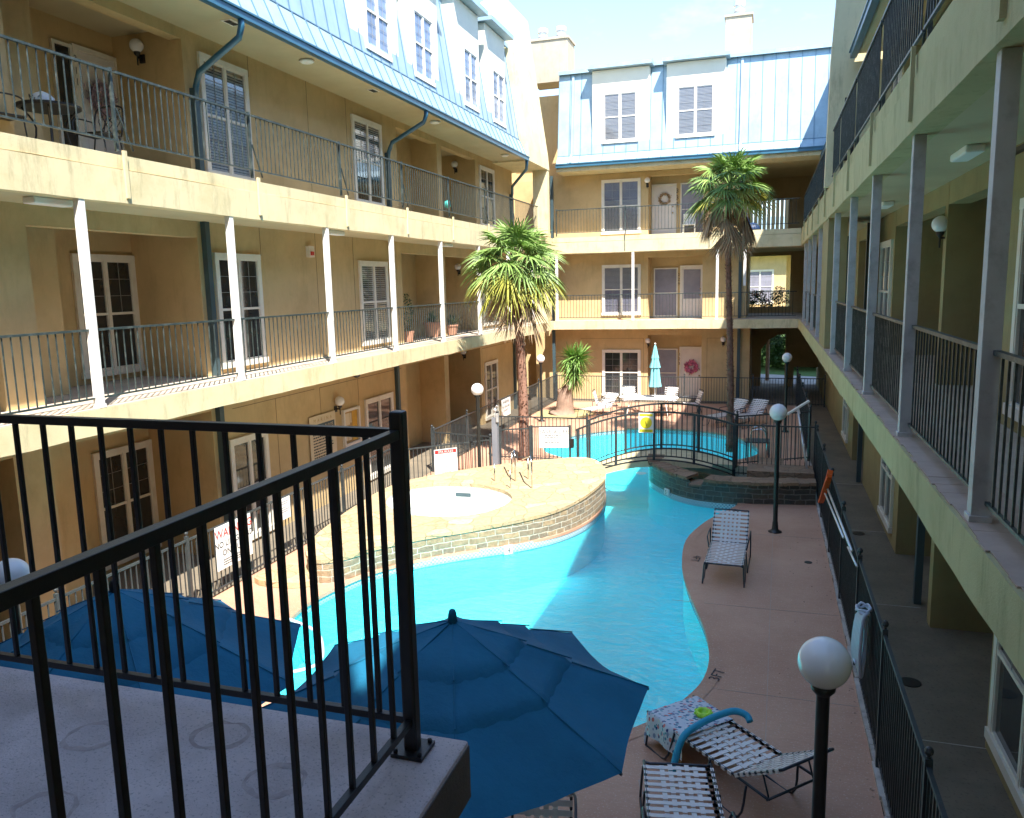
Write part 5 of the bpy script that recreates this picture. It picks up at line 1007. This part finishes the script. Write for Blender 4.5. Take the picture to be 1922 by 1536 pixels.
def wreath(name, label, c, r, th, m, k, nrm, sz=.045):
    b = MB(); c = Vector(c); nn = Vector(nrm); r1 = nn.cross(Vector((0, 0, 1))).normalized(); up_ = Vector((0, 0, 1))
    for i in range(k):
        a = rnd.uniform(0, 2*PI); q = r+rnd.gauss(0, th*.5); p = c+r1*q*math.cos(a)+up_*q*math.sin(a)+nn*rnd.uniform(.01, th)
        d = Vector((rnd.gauss(0, 1), rnd.gauss(0, 1), rnd.gauss(0, 1))).normalized()*sz*rnd.uniform(.5, 1.2); e = d.cross(nn).normalized()*sz*.4
        b.quad(p-d, p+e, p+d, p-e)
    o = b.build(name, M[m], recalc=False); tag(o, label, 'wreath'); return o
wreath('door_wreath', 'full lilac flower wreath on the upper left door', (-11.0, 11.56, 8.22), .20, .10, 'lilac', 900, (1, 0, 0))
wreath('door_wreath', 'small brown grapevine wreath on the top floor door of the far wing', (-4.16, 34.46, 8.32), .20, .05, 'dead', 500, (0, -1, 0), .035)
wreath('door_wreath', 'bright pink ribbon wreath on the ground floor door of the far wing', (-3.0, 34.46, 1.32), .20, .09, 'pink', 500, (0, -1, 0), .06)
t = thing('balcony_chair', 'white chair on the top floor balcony of the far wing', 'chair', (-3.1, 33.9, 6.78)); b = MB(); b.box(-3.35, -2.85, 33.7, 34.1, 7.18, 7.21); b.build('seat', M['white'], t); MB().box(-3.35, -2.85, 34.1, 34.13, 7.21, 7.65).build('backrest', M['white'], t)
for x0 in (-3.33, -2.87):
    for y0 in (33.72, 34.08): MB().box(x0-.015, x0+.015, y0-.015, y0+.015, 6.78, 7.18).build('leg', M['white'], t)
t = thing('blue_cover', 'dark blue covered item behind the top far rail, right of the palm', 'cover', (-.6, 33.0, 6.78)); b = MB(); b.lathe((-.62, 33.0, 6.78), [(.28, 0), (.30, .12), (.22, .26), (.06, .33)], 18); b.build('cover', M['bin'], t, smooth=True); MB().tube([(-.7, 33.0, 7.0), (-.85, 32.8, 7.5)], .015, 6).build('stick', M['bin'], t)
t = thing('wind_spinner', 'small teal disc hanging behind the upper left railing', 'ornament', (-8.85, 21.9, 7.2)); MB().tube([(-8.9, 22.09, 7.05), (-8.9, 22.09, 8.0)], .006, 5).build('stem', M['iron'], t); MB().sphere((-8.9, 22.09, 7.28), .11, 14, 8).build('disc', M['teal'], t, smooth=True)
# the neighbour balcony seen through the top floor opening
t = thing('white_screen', 'sunlit white slatted screen seen through the top far opening', 'screen', (-.5, 41, 6.8)); b = MB()
for k in range(34): b.box(-3.5+.2*k, -3.34+.2*k, 41, 41.03+.04*(k % 2), 6.2, 8.7)
b.build('slats', M['white'], t)

# ------------------------------------------------------------------ plants
def blade(b, p, d, side, L, w, droop, k=3, vee=0):
    p = Vector(p); pts = []
    for i in range(k+1):
        s = i/k; q = p+d*L*s+Vector((0, 0, -droop*L*s**2.2)); ww = w*(1-s**2.5)*(.5+.5*min(1, s*4+.3)); pts.append((q-side*ww/2, q+side*ww/2))
    vs = [v for a in pts for v in a]; b.add(vs, [(2*i, 2*i+1, 2*i+3, 2*i+2) for i in range(k)])
def fan(b, c, axis, R, nseg, spread, droop, w=.035, tipdrop=.0):
    a = axis.normalized(); s = a.cross(Vector((0, 0, 1)));  s = s.normalized() if s.length > .1 else Vector((1, 0, 0)); nrm = s.cross(a).normalized()
    roll = rnd.uniform(-.5, .5); s2 = s*math.cos(roll)+nrm*math.sin(roll); nrm = s2.cross(a).normalized(); s = s2
    for i in range(nseg):
        th = spread*(2*(i+.5)/nseg-1)+rnd.uniform(-.03, .03); d = (a*math.cos(th)+s*math.sin(th)+nrm*(.10 if i % 2 else -.02)).normalized()
        sd = d.cross(nrm).normalized()*.75+nrm*.5*(1 if i % 2 else -1); L = R*(.62+.38*math.cos(th*.6))*rnd.uniform(.92, 1.05)
        blade(b, c+d*.03, d, sd.normalized(), L, w, droop+tipdrop*rnd.uniform(.4, 1.5), 4)
def palm(label, base, crown, r0, r1, R, nfan, ndead, seed, lean=0, elr=2.05, dl=.4):
    global rnd
    rnd = random.Random(seed); t = thing('windmill_palm', label, 'palm tree', base); base = Vector(base); crown = Vector(crown)
    b = MB(); pts = []; rr = []; K = 26
    for i in range(K+1):
        s = i/K; p = base.lerp(crown, s)+Vector((.05*math.sin(s*4+lean), .05*math.sin(s*3), 0)); pts.append(p); rr.append((r0+(r1-r0)*min(1, s*1.3))*(1.25 if i == 0 else 1)*rnd.uniform(.95, 1.05))
    b.tube(pts, rr, 14); tr = b.build('trunk', M['trunk'], t, smooth=True)
    f = MB(); H = (crown-base).length
    for i in range(int(H*190)):
        s = rnd.random(); j = s*K; p = pts[int(j)].lerp(pts[min(K, int(j)+1)], j-int(j)); a = rnd.uniform(0, 2*PI); q = rr[int(j)]
        o = Vector((math.cos(a), math.sin(a), 0)); sd = Vector((-math.sin(a), math.cos(a), 0)); st = p+o*q*.92; d = (o*.65+Vector((0, 0, rnd.uniform(.5, 1.2)))).normalized(); blade(f, st, d, sd, rnd.uniform(.05, .11), rnd.uniform(.02, .045), rnd.uniform(-.1, .5), 2)
    f.build('trunk_fibres', M['trunk'], tr, recalc=False)
    g = MB(); yl = MB(); pe = MB()
    for i in range(nfan):
        az = i*2.39996+rnd.uniform(-.25, .25); el = 1.3-elr*(i/nfan)**.9+rnd.uniform(-.12, .12); d = Vector((math.cos(az)*math.cos(el), math.sin(az)*math.cos(el), math.sin(el)))
        PL = R*rnd.uniform(.50, .66); st = crown+Vector((0, 0, .12-.3*(i/nfan))); mid = st+d*PL*.5; en = st+d*PL+Vector((0, 0, -.10*PL)); pe.tube([st, mid, en], [.016, .012, .008], 5)
        ax = (en-mid).normalized(); ax = (ax+Vector((0, 0, -.25))).normalized()
        fan(yl if (i > nfan*.70 and rnd.random() < .75) else g, en, ax, R*rnd.uniform(.50, .62), 32, 2.25, .12+.22*(i/nfan), w=R*.036, tipdrop=.22)
    g.build('fronds', M['leaf'], t, recalc=False); yl.build('yellowing_fronds', M['leafyel'], t, recalc=False); pe.build('leaf_stalks', M['leaf'], t)
    dd_ = MB()
    for i in range(ndead):
        az = i*2.4+rnd.uniform(-.3, .3); st = crown+Vector((0, 0, -.15-.35*rnd.random())); o = Vector((math.cos(az), math.sin(az), 0)); en = st+o*R*rnd.uniform(.18, .42)+Vector((0, 0, -R*rnd.uniform(.05, .4+dl)))
        dd_.tube([st, st.lerp(en, .5)+Vector((0, 0, .1)), en], .01, 5); fan(dd_, en, (Vector((0, 0, -1))+o*.25), R*rnd.uniform(.6, .9), 22, .7, .05, w=R*.028)
    dd_.build('dead_fronds', M['dead'], t, recalc=False); return t
palm('sunlit fan palm left of the footbridge with a shaggy reddish trunk', (-6.5, 21.3, 0), (-6.66, 21.3, 5.45), .15, .115, 1.34, 46, 8, 21, elr=1.9)
palm('taller fan palm at the right with a long skirt of dead fronds', (-.96, 23.5, 0), (-1.05, 23.5, 7.40), .10, .075, 1.16, 40, 20, 8, 1, elr=1.5, dl=.35)
# yucca
rnd = random.Random(5); t = thing('yucca', 'yucca with a flared brown trunk and spiky pale green head in the back left bed', 'yucca', (-7.3, 29.4, 0))
b = MB(); b.tube(smooth_path([(-7.32, 29.4, -.02), (-7.30, 29.4, .12), (-7.28, 29.4, .5), (-7.22, 29.4, .85), (-7.02, 29.4, 1.15), (-6.92, 29.4, 1.45), (-6.88, 29.4, 1.9)], 3), [.62, .5, .42, .36, .34, .33, .32, .31, .29, .26, .22, .19, .17, .15, .14, .13, .12, .11, .10], 16)
b.tube([(-7.35, 29.4, .7), (-7.46, 29.38, .98)], [.2, .13], 10); b.build('trunk', M['bark'], t, smooth=True)
b = MB()
for c, n, LL in (((-6.88, 29.4, 1.9), 210, .72), ((-7.02, 29.35, 2.15), 150, .68), ((-6.72, 29.4, 2.2), 150, .68), ((-6.9, 29.4, 1.55), 90, .7)):
    for i in range(n):
        az = rnd.uniform(0, 2*PI); el = rnd.uniform(-1.15, 1.35) if c[2] > 1.6 else rnd.uniform(-1.3, .2); d = Vector((math.cos(az)*math.cos(el), math.sin(az)*math.cos(el), math.sin(el))); blade(b, Vector(c)+d*.05, d, d.cross(Vector((rnd.random(), rnd.random(), 1))).normalized(), LL*rnd.uniform(.75, 1.1), .055, .12+.2*(el < 0), 3)
b.build('leaves', M['yuccaleaf'], t, recalc=False)
MB().add([(-7.4+(1.15+.08*math.sin(5*a))*math.cos(a), 29.5+(.95)*math.sin(a), .012+.05*(k % 2)*0) for k, a in enumerate([2*PI*k/30 for k in range(30)])], [tuple(range(30))])
b = MB(); b.add([(-7.3+(1.1+.08*math.sin(5*a))*math.cos(a), 29.3+1.25*math.sin(a), .012) for a in [2*PI*k/30 for k in range(30)]], [tuple(range(30))]); struct(b.build('planting_bed', M['mulch'], recalc=False))
b = MB(); b.add([(-6.6+(1.05+.06*math.sin(4*a))*math.cos(a), 21.6+1.1*math.sin(a)*.9, .010) for a in [2*PI*k/30 for k in range(30)]], [tuple(range(30))])
def leafball(b, c, r, n, s, sq=1):
    for i in range(n):
        d = Vector((rnd.gauss(0, 1), rnd.gauss(0, 1), rnd.gauss(0, 1))).normalized(); q = Vector(c)+Vector((d.x*r[0], d.y*r[1], d.z*r[2]))*rnd.uniform(.55, 1.05)**.6; e = Vector((rnd.gauss(0, 1), rnd.gauss(0, 1), rnd.gauss(0, .6))).normalized(); f = e.cross(Vector((rnd.random(), rnd.random(), rnd.random()+.2))).normalized(); L = s*rnd.uniform(.6, 1.3)
        b.quad(q-e*L, q+f*L*.3, q+e*L, q-f*L*.3)
def potplant(label, x, y, z, r, h, m='terracotta'):
    t = thing('potted_plant', label, 'plant', (x, y, z)); MB().lathe((x, y, z), [(r*.7, 0), (r*.95, h*.85), (r*1.08, h*.86), (r*1.08, h), (r*.95, h), (r*.9, h*.9)], 20).build('pot', M[m], t, smooth=False)
    b = MB()
    for i in range(70): az = rnd.uniform(0, 2*PI); el = rnd.uniform(.6, 1.5); d = Vector((math.cos(az)*math.cos(el), math.sin(az)*math.cos(el), math.sin(el))); blade(b, Vector((x, y, z+h*.9)), d, d.cross(Vector((0, 0, 1))).normalized() if el < 1.45 else Vector((1, 0, 0)), rnd.uniform(.3, .6), .03, .2, 3)
    b.build('leaves', M['shrub'], t, recalc=False)
potplant('large terracotta pot with a spiky plant on the middle left balcony', -9.75, 22.6, 3.41, .27, .45); potplant('small terracotta pot with leaves right of the large one, on the middle left balcony', -9.5, 23.6, 3.41, .2, .32)
t = thing('potted_plant', 'tall leafy plant climbing a stand on the middle left balcony', 'plant', (-9.6, 20.55, 3.41)); MB().lathe((-9.6, 20.55, 3.41), [(.13, 0), (.17, .3), (.16, .3)], 14).build('pot', M['terracotta'], t); b = MB(); leafball(b, (-9.6, 20.55, 4.2), (.16, .2, .6), 260, .055); b.build('leaves', M['shrub'], t, recalc=False)
t = thing('oleander', 'dark leafed shrub with red flowers seen through the middle far opening', 'shrub', (.1, 41, 0)); MB().tube([(.1, 41, 0), (.1, 41, 3.4)], .09, 8).tube([(.1, 41, 2), (-.6, 41, 3.6)], .05, 6).tube([(.1, 41, 2), (.8, 41, 3.5)], .05, 6).build('trunk', M['bark'], t)
b = MB(); f = MB()
for i in range(14): c = (rnd.uniform(-1.0, 1.0), 41+rnd.uniform(-.3, .3), rnd.uniform(3.4, 4.3)); leafball(b, c, (.3, .3, .35), 90, .09); leafball(f, (c[0], c[1]-.2, c[2]+.2), (.14, .14, .12), 26, .05)
leafball(b, (0, 41.2, 2.6), (1.2, .5, .9), 900, .1); b.build('leaves', M['shrub'], t, recalc=False); f.build('flowers', M['flower'], t, recalc=False)
t = thing('hedge', 'dark hedge beyond the ground floor passage', 'hedge', (1, 47, 0)); b = MB()
for i in range(26): leafball(b, (rnd.uniform(-4, 6), 47+rnd.uniform(-1, 1), rnd.uniform(.4, 1.9)), (1.0, .9, .8), 240, .16)
b.build('foliage', M['shrub'], t, recalc=False); MB().box(-4, 6, 47.6, 48.2, 0, 1.7).build('inner_branches', M['shrub'], t)
t = thing('neighbouring_building', 'sunlit cream building with tall windows seen through the middle far opening', 'building', (1, 62, 0))
MB().box(-8, 1.2, 58, 66, 2.4, 6.6).box(1.2, 12, 60, 66, 2.4, 6.6).build('wall', M['stucco'], t); MB().box(-8.3, 12.3, 57.2, 66.3, 6.6, 6.7).build('eave', M['trim'], t)
b = MB(); b.add([(-8.5, 57.2, 6.7), (12.5, 57.2, 6.7), (12.5, 62, 9.4), (-8.5, 62, 9.4)], [(0, 1, 2, 3)]); b.build('roof', M['metalroof'], t)
FX = ((0, 58, 0), (1, 0, 0), (0, -1, 0)); window(FX, -1.4, .4, 3.3, 5.6, 0, t, pane='palepane'); FY = ((0, 60, 0), (1, 0, 0), (0, -1, 0)); window(FY, 2.0, 3.4, 3.3, 5.6, 0, t, pane='palepane')
b = MB(); b.box(-2, 3, 56.8, 56.85, 4.15, 4.2)
for k in range(40): b.box(-2+.13*k, -1.98+.13*k, 56.81, 56.84, 3.0, 4.15)
b.build('railing', M['rail'], t); MB().box(-8, 12, 56.7, 58, 2.7, 3.05).build('balcony_slab', M['fascia'], t)
b = MB(); b.quad((-.15, 39.8, .004), (6, 39.2, .004), (6, 41.5, .004), (-.6, 44, .004)); b.quad((-6, 48.5, .004), (9, 48.5, .004), (9, 49.2, .004), (-6, 49.2, .004)); struct(b.build('path', M['curb'], recalc=False))
